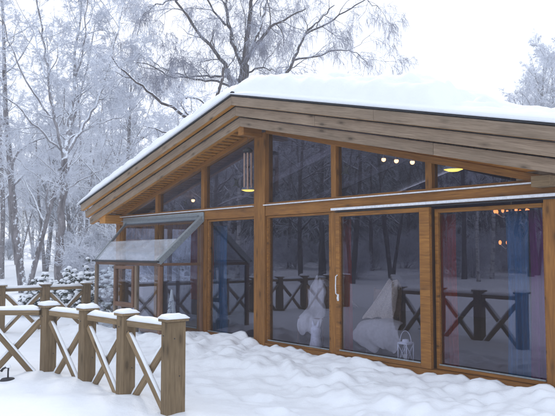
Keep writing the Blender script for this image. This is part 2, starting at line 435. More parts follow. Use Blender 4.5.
# sliding leaf runs in front of the fixed light to its right
door = window('sliding_door', AX[4]+.07, AX[5]+.02, .05, 2.135, -.035, .06, .06, M['facade'], 'outer sliding leaf with a long white pull handle', wl=.075, wr=.16)
window('window', AX[5]+.03, AX[6]-.095, .05, 2.11, .075, .05, .07, M['facade'], 'deep set fixed light beside the sliding leaf')
bx('door_track_head', AX[4]+.07, AX[6]+.1, -.085, -.005, 2.139, 2.154, M['black'], house, bev=.002)
bx('door_rail', AX[4]+.03, AX[6]+.25, -.13, -.05, 2.165, 2.20, M['whitemetal'], house, bev=.004)
# handle
bm = bmesh.new(); tube_bm(bm, [(0, 0, .17), (0, -.035, .15), (0, -.04, 0), (0, -.035, -.10), (0, 0, -.12)], .0085, 8)
bm_box(bm, (.035, .012, .10), Matrix.Translation((0.012, -.002, -.16)), bev=.004)
bm_box(bm, (.04, .014, .035), Matrix.Translation((0.012, -.006, -.17)), bev=.004)
mesh_obj('handle', bm, M['whitemetal'], door, Matrix.Translation((AX[4]+.105, -.067, 1.04)))

# roof: deck, soffit boards, barge boards
Z0 = 4.13
RD = 5.78                                              # half span incl. eaves
for s in (-1, 1):
    SL = SLS[s]
    bm = bmesh.new()
    prism(bm, [(0, Z0-.03), (s*RD, Z0-.03-SL*RD), (s*RD, Z0-.26-SL*RD), (0, Z0-.26)], -.385, D+.5)
    mesh_obj('roof', bm, M['ceil'], house)
    # soffit under the front overhang, boards running front to back and lapped like steps
    n = 44; L_ = RD-.04
    bm = bmesh.new()
    for k in range(n):
        a, b = .0+L_*k/n, L_*(k+1)/n
        za, zb = 3.735-SL*a, 3.735-SL*b
        prism_pts = [(s*a, za-.042), (s*(b-.006), zb-.012), (s*(b-.006), zb+.006), (s*a, za-.020)]
        q = bmesh.new(); prism(q, prism_pts, -.389, -.001); me = bpy.data.meshes.new('t'); q.to_mesh(me); q.free(); bm.from_mesh(me); bpy.data.meshes.remove(me)
    bm.transform(Matrix.Rotation(-math.pi/2, 4, 'Z'))
    mesh_obj('soffit', bm, M['soffit'], house, Matrix.Rotation(math.pi/2, 4, 'Z'))
    ca = math.sqrt(1+SL*SL)
    for j, (yy, top, hh) in enumerate(((-.66, Z0, .148), (-.57, Z0-.164, .150), (-.48, Z0-.332, .150))):
        # each board mitred plumb at the ridge: a parallelogram, grain kept along it
        x1 = RD+.02-j*.05
        ang = math.atan(SL)*s
        bm = bmesh.new(); th = .089
        # tip is cut square to the slope
        dx = hh*SL/(1+SL*SL)*1.0
        xj = (3.1, 1.9, 3.9)[j] if s > 0 else (2.2, 3.6, 2.7)[j]
        rot = Matrix.Rotation(ang, 4, 'Y')
        for pts in ([(0, top), (s*(xj-.0015), top-SL*xj), (s*(xj-.0015), top-SL*xj-hh), (0, top-hh)],
                    [(s*(xj+.0015), top-SL*xj), (s*x1, top-SL*x1), (s*(x1-dx), top-SL*(x1-dx)-hh), (s*(xj+.0015), top-SL*xj-hh)]):
            bm = bmesh.new(); prism(bm, pts, yy, yy+th-.001)
            bmesh.ops.bevel(bm, geom=bm.edges[:], offset=.004, segments=1, affect='EDGES')
            bm.normal_update()
            for f_ in bm.faces:
                if f_.normal.z < -.7: f_.material_index = 1            # less weathered underside; its lit golden edge is put into the colour
            o = mesh_obj('barge_board', bm, [M['barge'], M['soffit']], house); o.data.transform(rot.inverted()); o.matrix_basis = rot
    bm = bmesh.new()
    prism(bm, [(0, Z0+.008), (s*(RD+.05), Z0+.008-SL*(RD+.05)), (s*(RD+.05), Z0+.028-SL*(RD+.05)), (0, Z0+.028)], -.675, D+.5)
    mesh_obj('roofing_edge', bm, M['black'], house)
    # eave fascia and purlin stub
    bx('eave_fascia', min(s*RD, s*(RD+.03)), max(s*RD, s*(RD+.03)), -.38, D+.5, Z0-SL*RD-.3, Z0-.02-SL*RD, M['barge'], house)
    if s < 0: bx('purlin', -5.24, -4.96, -.45, -.035, 2.19, 2.375, M['soffit'], house)
    else: bx('purlin', 5.04, 5.26, -.26, -.052, 2.27, 2.39, M['fence'], house)
SL = .245
bx('ridge_beam', -.075, .075, -.46, -.062, 3.50, 3.665, M['facade'], house)
# black half round ridge end
bm = bmesh.new(); tube_bm(bm, [(.0, -.63, 0), (.0, -.2, 0)], .075, 16); mesh_obj('ridge_cap', bm, M['black'], house, Matrix.Translation((-.03, 0, Z0+.02)), smooth=False)

# inside: floor, walls, ceiling follows the roof deck
bx('floor', -HX+.04, HX-.04, .13, D, -.08, .0, M['floor'], house, bev=0)
bx('back_wall', -HX, HX, D, D+.15, -.3, 2.3, M['inwall'], house, bev=0)
bm = bmesh.new(); prism(bm, [(-HX, 2.302), (HX, 2.302), (HX, 2.5), (0, 3.78), (-HX, 2.5)], D, D+.15); mesh_obj('back_gable', bm, M['inwall'], house)
bx('side_wall', HX-.15, HX, .13, D-.002, -.3, 2.52, M['inwall'], house, bev=0)
bx('side_wall', -HX, -HX+.15, 2.5, D-.002, -.3, 2.52, M['inwall'], house, bev=0)
bx('side_wall', -HX, -HX+.15, .13, 2.498, -.3, .85, M['inwall'], house, bev=0)
bx('side_wall', -HX, -HX+.15, .13, 2.498, 2.1, 2.52, M['inwall'], house, bev=0)
# side window seen through the lean-to
sf = bx('side_window', -HX+.02, -HX+.12, 1.28, 1.36, .852, 2.098, M['redwood'], house)
bm = bmesh.new(); bm_box(bm, (.01, 2.36, 1.24), bev=0); mesh_obj('pane', bm, M['conglass'], sf, Matrix.Translation((-HX+.07, 1.315, 1.475)))
for s in (-1, 1):                                     # board ceiling just under the deck
    for k in range(26):
        a, b = .02+5.0*k/26, .02+5.0*(k+1)/26-.012
        pass
n = 58
for s in (-1, 1):
    bm = bmesh.new()
    for k in range(n):
        a, b = .01+5.03*k/n, 5.03*(k+1)/n-.014
        q = bmesh.new(); prism(q, [(s*a, Z0-.275-SL*a), (s*b, Z0-.275-SL*b), (s*b, Z0-.262-SL*b), (s*a, Z0-.262-SL*a)], .14, D-.01)
        me = bpy.data.meshes.new('t'); q.to_mesh(me); q.free(); bm.from_mesh(me); bpy.data.meshes.remove(me)
    bm.transform(Matrix.Rotation(-math.pi/2, 4, 'Z'))
    mesh_obj('ceiling', bm, M['ceil'], house, Matrix.Rotation(math.pi/2, 4, 'Z'))
    beam('ceiling_rafter', (s*.0, 2.4, 3.78), (s*5.0, 2.4, 3.78-SL*5.0), .09, .16, M['ceil'], house)
    beam('ceiling_rafter', (s*.0, 4.6, 3.78), (s*5.0, 4.6, 3.78-SL*5.0), .09, .16, M['ceil'], house)

# ------------------------------------------------------------------ lean-to conservatory (part of the house)
cx0, cx1, cy, ez, rz = -4.28, -1.72, -.95, 1.36, 2.17
con = beam('conservatory', (cx0, cy, ez-.03), (cx1+.03, cy, ez-.03), .07, .07, M['redwood'], house)
con['label'] = 'small glazed lean-to with a sloping glass roof on the left of the front'
def cpart(name, *a, **k): return bx(name, *a, con, **k)
tw = (cx1-cx0)/3
for x in (cx0, cx0+tw, cx0+2*tw, cx1):
    w = .03 if x in (cx0,) else .035
    bx('mullion', x-w, x+w, cy-.035, cy+.035, -.2, ez-.068, M['redwood'] if x == cx1 else M['barge'], con)
for i in range(3):
    xa, xb = cx0+tw*i+.036, cx0+tw*(i+1)-.036
    if i == 1:
        # opening sash above a fixed pane
        bm = bmesh.new(); z0, z1, fw = .50, ez-.072, .065; xc, zc = (xa+xb)/2, (z0+z1)/2
        for a, b, p, q in ((xa, xa+fw, z0, z1), (xb-fw, xb, z0, z1), (xa+fw, xb-fw, z0, z0+fw+.02), (xa+fw, xb-fw, z1-fw, z1)):
            bm_box(bm, (b-a, .07, q-p), Matrix.Translation(((a+b)/2-xc, 0, (p+q)/2-zc)), bev=.004)
        mesh_obj('opening_sash', bm, M['redwood'], con, Matrix.Translation((xc, cy-.03, zc)))
        bx('glass_panel', xa+fw, xb-fw, cy-.03, cy-.022, z0+fw+.02, z1-fw, M['conglass'], con, bev=0)
        bx('glass_panel', xa, xb, cy-.004, cy+.004, .0, z0, M['conglass'], con, bev=0)
    else:
        bx('glass_panel', xa, xb, cy-.004, cy+.004, .0, ez-.068, M['conglass'], con, bev=0)
bx('base_rail', cx0, cx1, cy-.03, cy+.03, -.2, -.002, M['barge'], con)
# side facing right
bx('mullion', cx1-.03, cx1+.03, -.10, -.045, -.2, rz-.1, M['redwood'], con)
bx('side_rail', cx1-.028, cx1+.028, cy+.036, -.102, 1.30, 1.35, M['redwood'], con)
bx('glass_panel', cx1-.004, cx1+.004, cy+.037, -.102, .0, 1.298, M['conglass'], con, bev=0)
def yzprism(pts, x0, x1):
    bm = bmesh.new(); a = [bm.verts.new((x0, y, z)) for y, z in pts]; b = [bm.verts.new((x1, y, z)) for y, z in pts]
    bm.faces.new(a); bm.faces.new(b[::-1]); n = len(pts)
    for i in range(n): bm.faces.new((a[i], b[i], b[(i+1)%n], a[(i+1)%n]))
    bmesh.ops.recalc_face_normals(bm, faces=bm.faces[:]); return bm
mesh_obj('glass_panel', yzprism([(cy+.04, 1.352), (-.102, 1.352), (-.102, rz-.14)], cx1-.004, cx1+.004), M['conglass'], con)
mesh_obj('glass_panel', yzprism([(cy+.04, -.0), (-.05, -.0), (-.05, rz-.08), (cy+.04, ez-.04)], cx0-.004, cx0+.004), M['conglass'], con)
# sloping roof: rafters, gutter bar, ridge flashing, glass, rime
XL = -4.72
beam('roof_rafter', (cx1, cy-.05, ez+.0), (cx1, -.05, rz+.02), .085, .11, M['zinc'], con, up=(0, -.6, .8))
beam('roof_rafter', (cx0, cy-.05, ez+.0), (XL, -.05, rz+.02), .035, .06, M['zinc'], con, up=(0, -.6, .8))
beam('gutter', (cx0-.04, cy-.075, ez+.012), (cx1+.05, cy-.075, ez+.012), .05, .035, M['black'], con)
beam('ridge_flashing', (XL-.12, -.062, rz+.06), (cx1+.06, -.062, rz+.06), .03, .15, M['zinc'], con)
beam('ridge_flashing', (XL-.12, -.11, rz+.065), (cx1-.06, -.11, rz+.065), .055, .012, M['zinc'], con)
slab('roof_glass', [(cx0+.02, cy-.02, ez+.02), (cx1-.045, cy-.02, ez+.02), (cx1-.045, -.085, rz-.0), (XL+.03, -.085, rz-.0)], .008, M['conglass'], con)
def lerp(a, b, t): return tuple(a[i]+(b[i]-a[i])*t for i in range(3))
p0, p1, p2, p3 = (cx0+.03, cy-.03, ez+.033), (cx1-.055, cy-.03, ez+.033), (cx1-.055, -.085, rz+.014), (XL+.05, -.085, rz+.014)
rf = slab('rime_layer', [p0, p1, lerp(p1, p2, .50), lerp(p0, p3, .47)], .012, M['film'], con)

# ------------------------------------------------------------------ snow on the roof
def roof_t(x, y):
    lipx = sst(-.735, -.66, y)
    e = sst(-.60, -.38+.05*fbm(x*2.2, 0, 3, 3), y)        # lower lip, then the deep layer set back
    base = .34+.05*sst(-.1, .7, x)
    drop = sst(3.8, 4.2, x+.22*fbm(x*1.3, y*1.3, 3, 2))
    base = base*(1-drop)+(.13+.07*fbm(x*1.9, y*1.9, 6, 3))*drop
    base = max(.07, base)
    back = sst(-.25, .15, y+.14*fbm(x*1.5, 1, 4, 3))
    base += back*(.02+.08*sst(.6, 1.6, x))*(1-sst(3.3, 4.0, x+.3*fbm(x*.9, y*.9, 13, 2)))
    t = .075*lipx+(base-.075)*e**.6
    t += (.045*fbm(x*2.6, y*2.6, 1, 5)+.035*billow(x*.7, y*1.6, 3.1, 5.1))*e + .01*fbm(x*7, y*7, 1, 2)*e
    # wind carved steps along the thick right hand layer
    t += .03*math.sin(y*19+2.5*fbm(x*.8, y, 2, 3))*sst(.3, 1.2, x)*e*sst(.6, -.1, y)
    for mx_, my_, sx_, sy_, h_ in ((3.55, .0, .55, .28, .05), (4.25, .25, .35, .3, .12), (2.7, .35, .9, .3, .03), (4.9, .3, .35, .4, .10), (1.2, .45, .7, .35, .06), (3.0, -.22, .5, .16, .05)):
        q_ = ((x-mx_)/sx_)**2+((y-my_)/sy_)**2
        t += h_*max(0, 1-q_)**.5*sst(1.0, .75, q_) if q_ < 1 else 0
    t -= .05*math.exp(-((x+.1)/.35)**2)*sst(-.1, -.5, y)
    return max(.035, t)
rx = np.arange(-5.9, 5.905, .05); ry = np.concatenate([np.arange(-.72, .6, .033), np.arange(.6, 7.5, .25)])
nx, ny = len(rx), len(ry); top = np.empty((ny, nx, 3)); bot = np.empty((ny, nx, 3))
for j, y in enumerate(ry):
    for i, x in enumerate(rx):
        b = Z0+.032-SLS[-1 if x < 0 else 1]*abs(x)
        side = sst(-5.92, -5.60, x)*sst(5.92, 5.6, x)
        t = roof_t(x, y)*(.15+.85*side)
        rid = .05*math.exp(-(x/.3)**2)
        yy = y - (.035*math.sin(min(1, max(0, (y+.72)/.3))*math.pi) if y < -.36 else 0)
        top[j, i] = (x, yy, b-rid*.4+t); bot[j, i] = (x, max(y, -.71), b+ .001)
co = np.concatenate([top.reshape(-1, 3), bot.reshape(-1, 3)]); idx = np.arange(nx*ny).reshape(ny, nx)
F = [np.stack([idx[:-1,:-1], idx[:-1,1:], idx[1:,1:], idx[1:,:-1]], -1).reshape(-1, 4)]
B = idx+nx*ny
F.append(np.stack([B[:-1,:-1], B[1:,:-1], B[1:,1:], B[:-1,1:]], -1).reshape(-1, 4))
for a, b in ((idx[0], B[0]), (idx[-1][::-1], B[-1][::-1]), (idx[:, 0][::-1], B[:, 0][::-1]), (idx[:, -1], B[:, -1])):
    F.append(np.stack([b[:-1], b[1:], a[1:], a[:-1]], -1))
o = bpy.data.objects.new('roof_snow', fast_mesh('roof_snow', co, np.concatenate(F), M['roofsnow'])); COL.objects.link(o)
tag(o, 'deep rounded layer of snow lying on the pitched roof of the house', 'snow', kind='stuff')

# ------------------------------------------------------------------ fences
def snow_cap(bm, sx, sy, h, m4, seed, n=7):
    """soft pillow of snow with an irregular rim"""
    vs = {}
    for j in range(n+1):
        for i in range(n+1):
            u, v = i/n*2-1, j/n*2-1
            e = (1-abs(u)**5)*(1-abs(v)**5)
            z = h*(.25+.75*e**.25)*(1+.34*noise.noise((u*1.5+seed, v*1.5, seed))) if e > 0 else h*.12
            ov = 1+.05*noise.noise((u*2, v*2, seed+4)) 
            vs[i, j] = bm.verts.new(m4 @ Vector((u*sx/2*ov, v*sy/2*ov, z)))
    for j in range(n):
        for i in range(n): bm.faces.new((vs[i,j], vs[i+1,j], vs[i+1,j+1], vs[i,j+1]))
    rim = [(i, 0) for i in range(n)]+[(n, j) for j in range(n)]+[(i, n) for i in range(n, 0, -1)]+[(0, j) for j in range(n, 0, -1)]
    low = [bm.verts.new(m4 @ Vector(((m4.inverted() @ vs[r_].co).x*.97, (m4.inverted() @ vs[r_].co).y*.97, -.001))) for r_ in rim]
    for k in range(len(rim)):
        k2 = (k+1) % len(rim); bm.faces.new((low[k], low[k2], vs[rim[k2]], vs[rim[k]]))
    bm.faces.new(low[::-1])
def snow_strip(bm, L, w, h, m4, seed, n=None):
    """snow lying along a rail, local x from 0 to L"""
    n = n or max(6, int(L/.05)); rings = []
    for i in range(n+1):
        x = L*i/n; q = (1+.35*noise.noise((x*4, seed, 0)))*(.25+.75*min(1, i/1.5, (n-i)/1.5)); ww = w*(1+.15*noise.noise((x*5, seed, 9)))
        rings.append([bm.verts.new(m4 @ Vector((x, a*ww/2, b*h*q))) for a, b in ((-.92, 0), (-1.02, .35), (-.72, .85), (0, 1.05), (.72, .85), (1.02, .35), (.92, 0))])
    for a, b in zip(rings, rings[1:]):
        for k in range(7): bm.faces.new((a[k], b[k], b[(k+1)%7], a[(k+1)%7]))
    bm.faces.new(rings[0]); bm.faces.new(rings[-1][::-1])
def fence(name, label, pts, dims=None, skip=(), top_=.82):
    f = thing(name, label, 'fence', (pts[0][0], pts[0][1], gz(*pts[0])))
    top = top_; PWD = .162
    for i, p in enumerate(pts):
        sx, sy = (dims or {}).get(i, (PWD, PWD)); g0 = gz(*p)-.25; tp = top+R.uniform(-.008,.008)
        o = bx('post', p[0]-sx/2, p[0]+sx/2, p[1]-sy/2, p[1]+sy/2, g0, tp, M['fence'], f, bev=.006)
        for (u0, v0, zz, ax) in ((sx/2, -.03, .62, 0), (sx/2, .035, .24, 0), (-.02, -sy/2, .69, 1)):
            bb = bmesh.new(); tube_bm(bb, [(-.004*(ax == 0), .004*(ax == 1), 0), (.005*(ax == 0), -.005*(ax == 1), 0)], .007, 8)
            mesh_obj('bolt', bb, M['black'], o, Matrix.Translation((p[0]+u0, p[1]+v0, zz+R.uniform(-.03, .03))))
        bm = bmesh.new(); bm_box(bm, (sx+.05, sy+.05, .03), bev=.005)
        c = mesh_obj('post_cap', bm, M['fence'], o, Matrix.Translation((p[0], p[1], tp+.0155)))
        bm = bmesh.new(); snow_cap(bm, sx+.065, sy+.065, R.uniform(.036, .056), Matrix.Identity(4), i*3.1+R.random())
        s = mesh_obj('snow_cap', bm, M['snow'], o, Matrix.Translation((p[0], p[1], tp+.031)), smooth=True); s['label'] = 'pillow of snow on the post'
    for i in range(len(pts)-1):
        if i in skip: continue
        a, b = Vector((*pts[i], 0)), Vector((*pts[i+1], 0)); d = (b-a).normalized(); n = Vector((-d.y, d.x, 0))
        k = .085/max(abs(d.x), abs(d.y))+.002; a2, b2 = a+d*k, b-d*k; L = (b2-a2).length
        o = beam('rail', a2+Vector((0,0,.745)), b2+Vector((0,0,.745)), .11, .065, M['fence'], f)
        bm = bmesh.new(); snow_strip(bm, L, .115, .055, Matrix.Identity(4), i*1.7)
        m4 = Matrix.Translation(a2+Vector((0,0,.778))) @ frame(d, (0,0,1))
        s = mesh_obj('rail_snow', bm, M['snow'], o, m4, smooth=True); s['label'] = 'strip of snow along the rail'
        zt, zb = .64, -.14
        for sgn, off in ((1, -.03), (-1, .03)):
            u, v = (a2+Vector((0,0,zt)), b2+Vector((0,0,zb))) if sgn > 0 else (a2+Vector((0,0,zb)), b2+Vector((0,0,zt)))
            u, v = u+n*off, v+n*off
            br = beam('brace', u, v, .04, .072, M['fence'], f)
            dd = (v-u); fr = frame(dd, (0,0,1)); bm = bmesh.new(); snow_strip(bm, dd.length*.94, .042, .028, Matrix.Identity(4), i*2.3+sgn)
            s = mesh_obj('brace_snow', bm, M['snow'], br, Matrix.Translation(u+dd*.03+(fr @ Vector((0,0,.037)))) @ fr, smooth=True)
    return f
P1 = (.02, -3.67)
sec = [(P1[0]-.649*.93*k, P1[1]-.76*.93*k) for k in range(6, 0, -1)]
front = [*sec, P1, (.92, -3.54), (1.83, -3.49), (2.72, -3.41)]
fence('garden_fence', 'near timber fence of snow capped posts and crossed braces ending in the foreground', front, {len(front)-1: (.135, .22)})
back = [(-5.76, -.50-.955*k) for k in range(9)]
fence('garden_fence', 'far timber fence of snow capped posts running to the left of the glass lean-to', back)

# ------------------------------------------------------------------ things on and in the house
def curtain(label, x0, x1, y, z0, z1, mat, folds, amp=.035, group='curtains behind the glass front', axis='x'):
    bm = bmesh.new(); n = folds*10; rows = 8; g_ = []
    ph = R.random()*6
    for j in range(rows+1):
        t = j/rows; row = []
        for i in range(n+1):
            u = i/n; gather = 1-.12*math.sin(t*math.pi)
            x = (x0+x1)/2+(u-.5)*(x1-x0)*gather; yy = y+amp*math.sin(u*folds*2*math.pi+ph)*(.6+.4*t)+.01*math.sin(u*17+t*5)
            row.append(bm.verts.new((x, yy, z1+(z0-z1)*t) if axis == 'x' else (yy, x, z1+(z0-z1)*t)))
        g_.append(row)
    for a, b in zip(g_, g_[1:]):
        for i in range(n): bm.faces.new((a[i], a[i+1], b[i+1], b[i]))
    bmesh.ops.solidify(bm, geom=bm.faces[:], thickness=.003)
    bm.transform(Matrix.Translation((-(x0+x1)/2, -y, 0)) if axis == 'x' else Matrix.Translation((-y, -(x0+x1)/2, 0)))
    o = mesh_obj('curtain', bm, mat, None, Matrix.Translation(((x0+x1)/2, y, 0) if axis == 'x' else (y, (x0+x1)/2, 0)), smooth=True)
    return tag(o, label, 'curtain', group)
curtain('narrow dark red curtain at the left edge of the sliding glass door', 1.62, 1.84, .25, .03, 2.05, M['red'], 3)
curtain('red curtain gathered at the left side of the fixed window right of the sliding door', 3.40, 3.68, .28, .03, 2.05, M['red'], 4)
curtain('blue curtain hanging at the right end of the rightmost front window', 4.38, 4.70, .30, .03, 2.05, M['blue'], 4)
curtain('violet curtain beside the blue one at the rightmost front window', 4.71, 5.02, .28, .03, 2.05, M['purple'], 3)
curtain('dark blue curtain in the tall window just right of the lean-to', -1.84, -1.38, .30, .03, 2.05, M['blue'], 4)
curtain('bright red curtain seen through the side glass of the lean-to', -2.75, -2.35, .35, .6, 2.05, M['red'], 4)
curtain('red curtain inside the house behind the sloping glass roof', 2.3, 2.6, -5.0, .6, 2.2, M['red'], 3, axis='y')

def pendant(label, x, y, z, ztop, r):
    p = thing('pendant_lamp', label, 'lamp', (x, y, z), 'pendant lamps with yellow shades')
    bm = bmesh.new(); lathe_bm(bm, [(.02, .09), (r*.35, .085), (r*.8, .05), (r, .0), (r*.96, -.005), (r*.7, .03), (r*.2, .06)], 24)
    mesh_obj('lamp_shade', bm, M['white'], p, Matrix.Translation((x, y, z)), smooth=True)
    bm = bmesh.new(); lathe_bm(bm, [(0, -.035), (r*.5, -.03), (r*.93, -.004), (r*.9, .01), (0, .03)], 24)
    mesh_obj('diffuser', bm, M['glow'], p, Matrix.Translation((x, y, z)), smooth=True)
    bm = bmesh.new(); tube_bm(bm, [(0,0,.09), (0,0,ztop-z)], .006, 6); mesh_obj('cord', bm, M['black'], p, Matrix.Translation((x, y, z)))
pendant('lit yellow pendant lamp in the right gable window', 2.95, 1.3, 2.79, Z0-.27-SL*2.95, .15)
pendant('lit yellow pendant lamp glowing below the wind chime', -2.28, 1.5, 2.86, Z0-.27-SL*2.28, .165)
def spot(label, x, y, z):
    p = thing('ceiling_spotlight', label, 'spotlight', (x, y, z), 'small lit ceiling spotlights')
    bm = bmesh.new(); lathe_bm(bm, [(.012, .07), (.03, .05), (.036, 0), (.03, .0)], 14); mesh_obj('housing', bm, M['steel'], p, Matrix.Translation((x, y, z)), smooth=True)
    bm = bmesh.new(); bmesh.ops.create_uvsphere(bm, u_segments=12, v_segments=8, radius=.04); mesh_obj('bulb', bm, M['bulb'], p, Matrix.Translation((x, y, z-.008)), smooth=True)
    bm = bmesh.new(); tube_bm(bm, [(0,0,.06), (0,0,Z0-.262-SL*abs(x)-z)], .006, 6); mesh_obj('stem', bm, M['steel'], p, Matrix.Translation((x, y, z)))
spot('leftmost of three small lit spotlights in the gable window over the sliding door', 1.0, 2.0, 3.215)
spot('middle of three small lit spotlights in the gable window over the sliding door', 1.29, 2.0, 3.16)
spot('rightmost and warmest of three small lit spotlights in the gable window over the sliding door', 1.64, 2.0, 3.10)
spot('single lit spotlight in the low gable window left of the wind chime', -3.95, 1.2, 2.73)

# small chandelier with orange bulbs, seen in the rightmost window
ch = thing('chandelier', 'small unlit-looking chandelier with orange bulbs in the upper part of the rightmost window', 'chandelier', (3.6, 1.8, 1.5))
ch['label'] = 'small chandelier with two tiers of orange bulbs behind the rightmost window'
bm = bmesh.new(); tube_bm(bm, [(0,0,1.2), (0,0,.0), (0,0,-.12)], [.008, .012, .02], 8)
for z, r, n in ((.60, .24, 8), (.14, .17, 5)):
    for k in range(n):
        a = 2*math.pi*k/n; tube_bm(bm, [(0,0,z-.05), (r*.6*math.cos(a), r*.6*math.sin(a), z-.09), (r*math.cos(a), r*math.sin(a), z-.02)], .007, 5)
mesh_obj('arms', bm, M['steel'], ch, Matrix.Translation((3.6, 1.8, 1.55)), smooth=True)
for z, r, n in ((.60, .24, 8), (.14, .17, 5)):
    for k in range(n):
        a = 2*math.pi*k/n; bm = bmesh.new(); bmesh.ops.create_uvsphere(bm, u_segments=8, v_segments=6, radius=.022)
        bmesh.ops.scale(bm, vec=(1,1,1.5), verts=bm.verts)
        mesh_obj('bulb', bm, M['amber'], ch, Matrix.Translation((3.6+r*math.cos(a), 1.8+r*math.sin(a), 1.55+z)), smooth=True)

# wind chime under the overhang
wc = thing('wind_chime', 'long copper coloured wind chime hanging under the eave left of the centre post', 'wind chime', (-.06, -.26, 2.62))
bm = bmesh.new(); lathe_bm(bm, [(0, .05), (.03, .045), (.085, .0), (.085, -.02), (0, -.022)], 20); mesh_obj('top_disc', bm, M['black'], wc, Matrix.Translation((-.06, -.26, 3.27)), smooth=True)
for k in range(6):
    a = 2*math.pi*k/6+.3; ln = .55+.03*(k % 3); bm = bmesh.new(); tube_bm(bm, [(0,0,0), (0,0,-ln)], .0125, 8)
    mesh_obj('tube', bm, M['tube'] if k != 3 else M['whitemetal'], wc, Matrix.Translation((-.06+.066*math.cos(a), -.26+.066*math.sin(a), 3.22)))
bm = bmesh.new(); tube_bm(bm, [(0,0,.45), (0,0,-.62)], .003, 5); tube_bm(bm, [(0,0,-.27), (0,0,-.30)], .03, 12); mesh_obj('striker', bm, M['black'], wc, Matrix.Translation((-.06, -.26, 3.27)))

# bird silhouettes stuck on the gable glass
def bird(label, x, z, s, flip=1, rot=0):
    pts = [(-.5,.05),(-.25,.12),(-.05,.1),(.1,.5),(.22,.12),(.42,.1),(.55,.02),(.38,-.02),(.2,-.08),(.1,-.2),(.18,-.55),(-.02,-.25),(-.15,-.1),(-.35,-.02)]
    bm = bmesh.new(); c, s_ = math.cos(rot), math.sin(rot)
    prism(bm, [(s*flip*(px*c-pz*s_), s*(px*s_+pz*c)) for px, pz in pts], 0, .002)
    o = mesh_obj('bird_sticker', bm, M['black'], None, Matrix.Translation((x, .0265, z))); tag(o, label, 'sticker', 'dark bird stickers on the gable glass')
bird('dark bird sticker in the left part of the gable pane over the sliding door', 1.94, 2.76, .22, 1, .6)
bird('dark bird sticker with spread wings on the gable pane left of the wind chime', -.76, 2.78, .24, -1, .9)
bird('small dark bird sticker low on the narrow gable pane near the left end', -2.45, 2.52, .17, 1, -.5)

# chairs with sheepskins, lanterns, figurine
def blob_sheet(bm, prof, w, seed, amp=.03, th=.03):
    """a fleece draped over a profile in the yz plane, width w"""
    n = 10; rows = []
    for j, pr in enumerate(prof):
        y, z, ws = pr[:3]; dx = pr[3] if len(pr) > 3 else 0; row = []
        for i in range(n+1):
            u = i/n*2-1; nn = noise.noise((u*2.3+seed, j*.7, seed))
            fold = .022*math.sin(u*9+j*.5+seed)*(1 if j > 2 else .4)
            row.append(bm.verts.new((dx+u*w/2*ws*(1+.22*noise.noise((j*.9, seed, 3*(1 if u > 0 else -1)))), y+amp*nn+fold, z-.05*u*u*u*u+amp*nn+.06*noise.noise((u*1.7, seed, j*.4)))))
        rows.append(row)
    for a, b in zip(rows, rows[1:]):
        for i in range(n): bm.faces.new((a[i], a[i+1], b[i+1], b[i]))
    bmesh.ops.recalc_face_normals(bm, faces=bm.faces[:]); bmesh.ops.solidify(bm, geom=bm.faces[:], thickness=th)
def chair(label, x, y, rz):
    c = thing('chair', label, 'chair', (x, y, 0), 'chairs draped with pale skins'); c.rotation_euler.z = rz
    W = wmat(c)
    for sx in (-1, 1):
        for sy, h in ((-1, .42), (1, .98)):
            bm = bmesh.new(); tube_bm(bm, [(sx*.22, sy*.21, .0), (sx*.21, sy*.2, .42), (sx*.21, sy*.2+(.05 if sy > 0 else 0), h)], .017, 8)
            mesh_obj('leg', bm, M['redwood'], c, W, smooth=True)
    bm = bmesh.new(); bm_box(bm, (.46, .46, .04), Matrix.Translation((0, 0, .43)), bev=.012, seg=2); mesh_obj('seat', bm, M['redwood'], c, W)
    bm = bmesh.new(); bm_box(bm, (.40, .025, .42), Matrix.Translation((0, .235, .74)), bev=.01); mesh_obj('backrest', bm, M['redwood'], c, W)
    return c, W
def throw(label, W, mat, prof, w, seed, name='sheepskin'):
    bm = bmesh.new(); blob_sheet(bm, prof, w, seed); o = mesh_obj(name, bm, mat, None, W, smooth=True)
    sub0 = o.modifiers.new('s0', 'SUBSURF'); sub0.levels = sub0.render_levels = 2
    tx = bpy.data.textures.new('fleece_clumps', 'CLOUDS'); tx.noise_scale = .07; dm = o.modifiers.new('d', 'DISPLACE'); dm.texture = tx; dm.strength = .035; dm.mid_level = .5
    sub = o.modifiers.new('s', 'SUBSURF'); sub.levels = 1; sub.render_levels = 1
    tag(o, label, 'throw', 'throws on the chairs')
c, W = chair('chair hidden under a beige throw and white sheepskin behind the sliding door', 1.86, .95, math.radians(25))
throw('beige throw hanging over the chair back behind the sliding door', W, M['beige'], [(.30, .50, .75), (.31, .70, .9), (.30, .9, .8, .06), (.27, 1.05, .6, .1), (.22, 1.14, .38, .12), (.16, 1.06, .55, .10), (.14, .92, .75, .03), (.10, .76, .95, -.04), (.03, .62, 1.1, -.08), (-.04, .52, 1.15, -.12)], .44, 2.0)
throw('white sheepskin on the seat below the beige throw', W, M['fleece'], [(.12, .50, .8), (-.05, .50, 1.1), (-.22, .49, 1.15, -.03), (-.30, .42, 1.1, -.04), (-.33, .30, 1.25, -.06), (-.31, .16, .9, .04), (-.30, .06, .45, .10)], .62, 5.0)
c, W = chair('chair covered by a white sheepskin in the window left of the sliding door', .50, .75, math.radians(28))
throw('tall white sheepskin draped over the chair left of the sliding door', W, M['fleece'], [(.30, .6, .6), (.30, .85, .85), (.25, 1.05, .5), (.20, 1.16, .12), (.16, 1.05, .5), (.15, .92, .85), (.12, .76, .55), (.08, .62, .9), (-.06, .52, 1.05), (-.24, .48, 1.0), (-.30, .36, .95), (-.31, .2, .6)], .44, 9.0)

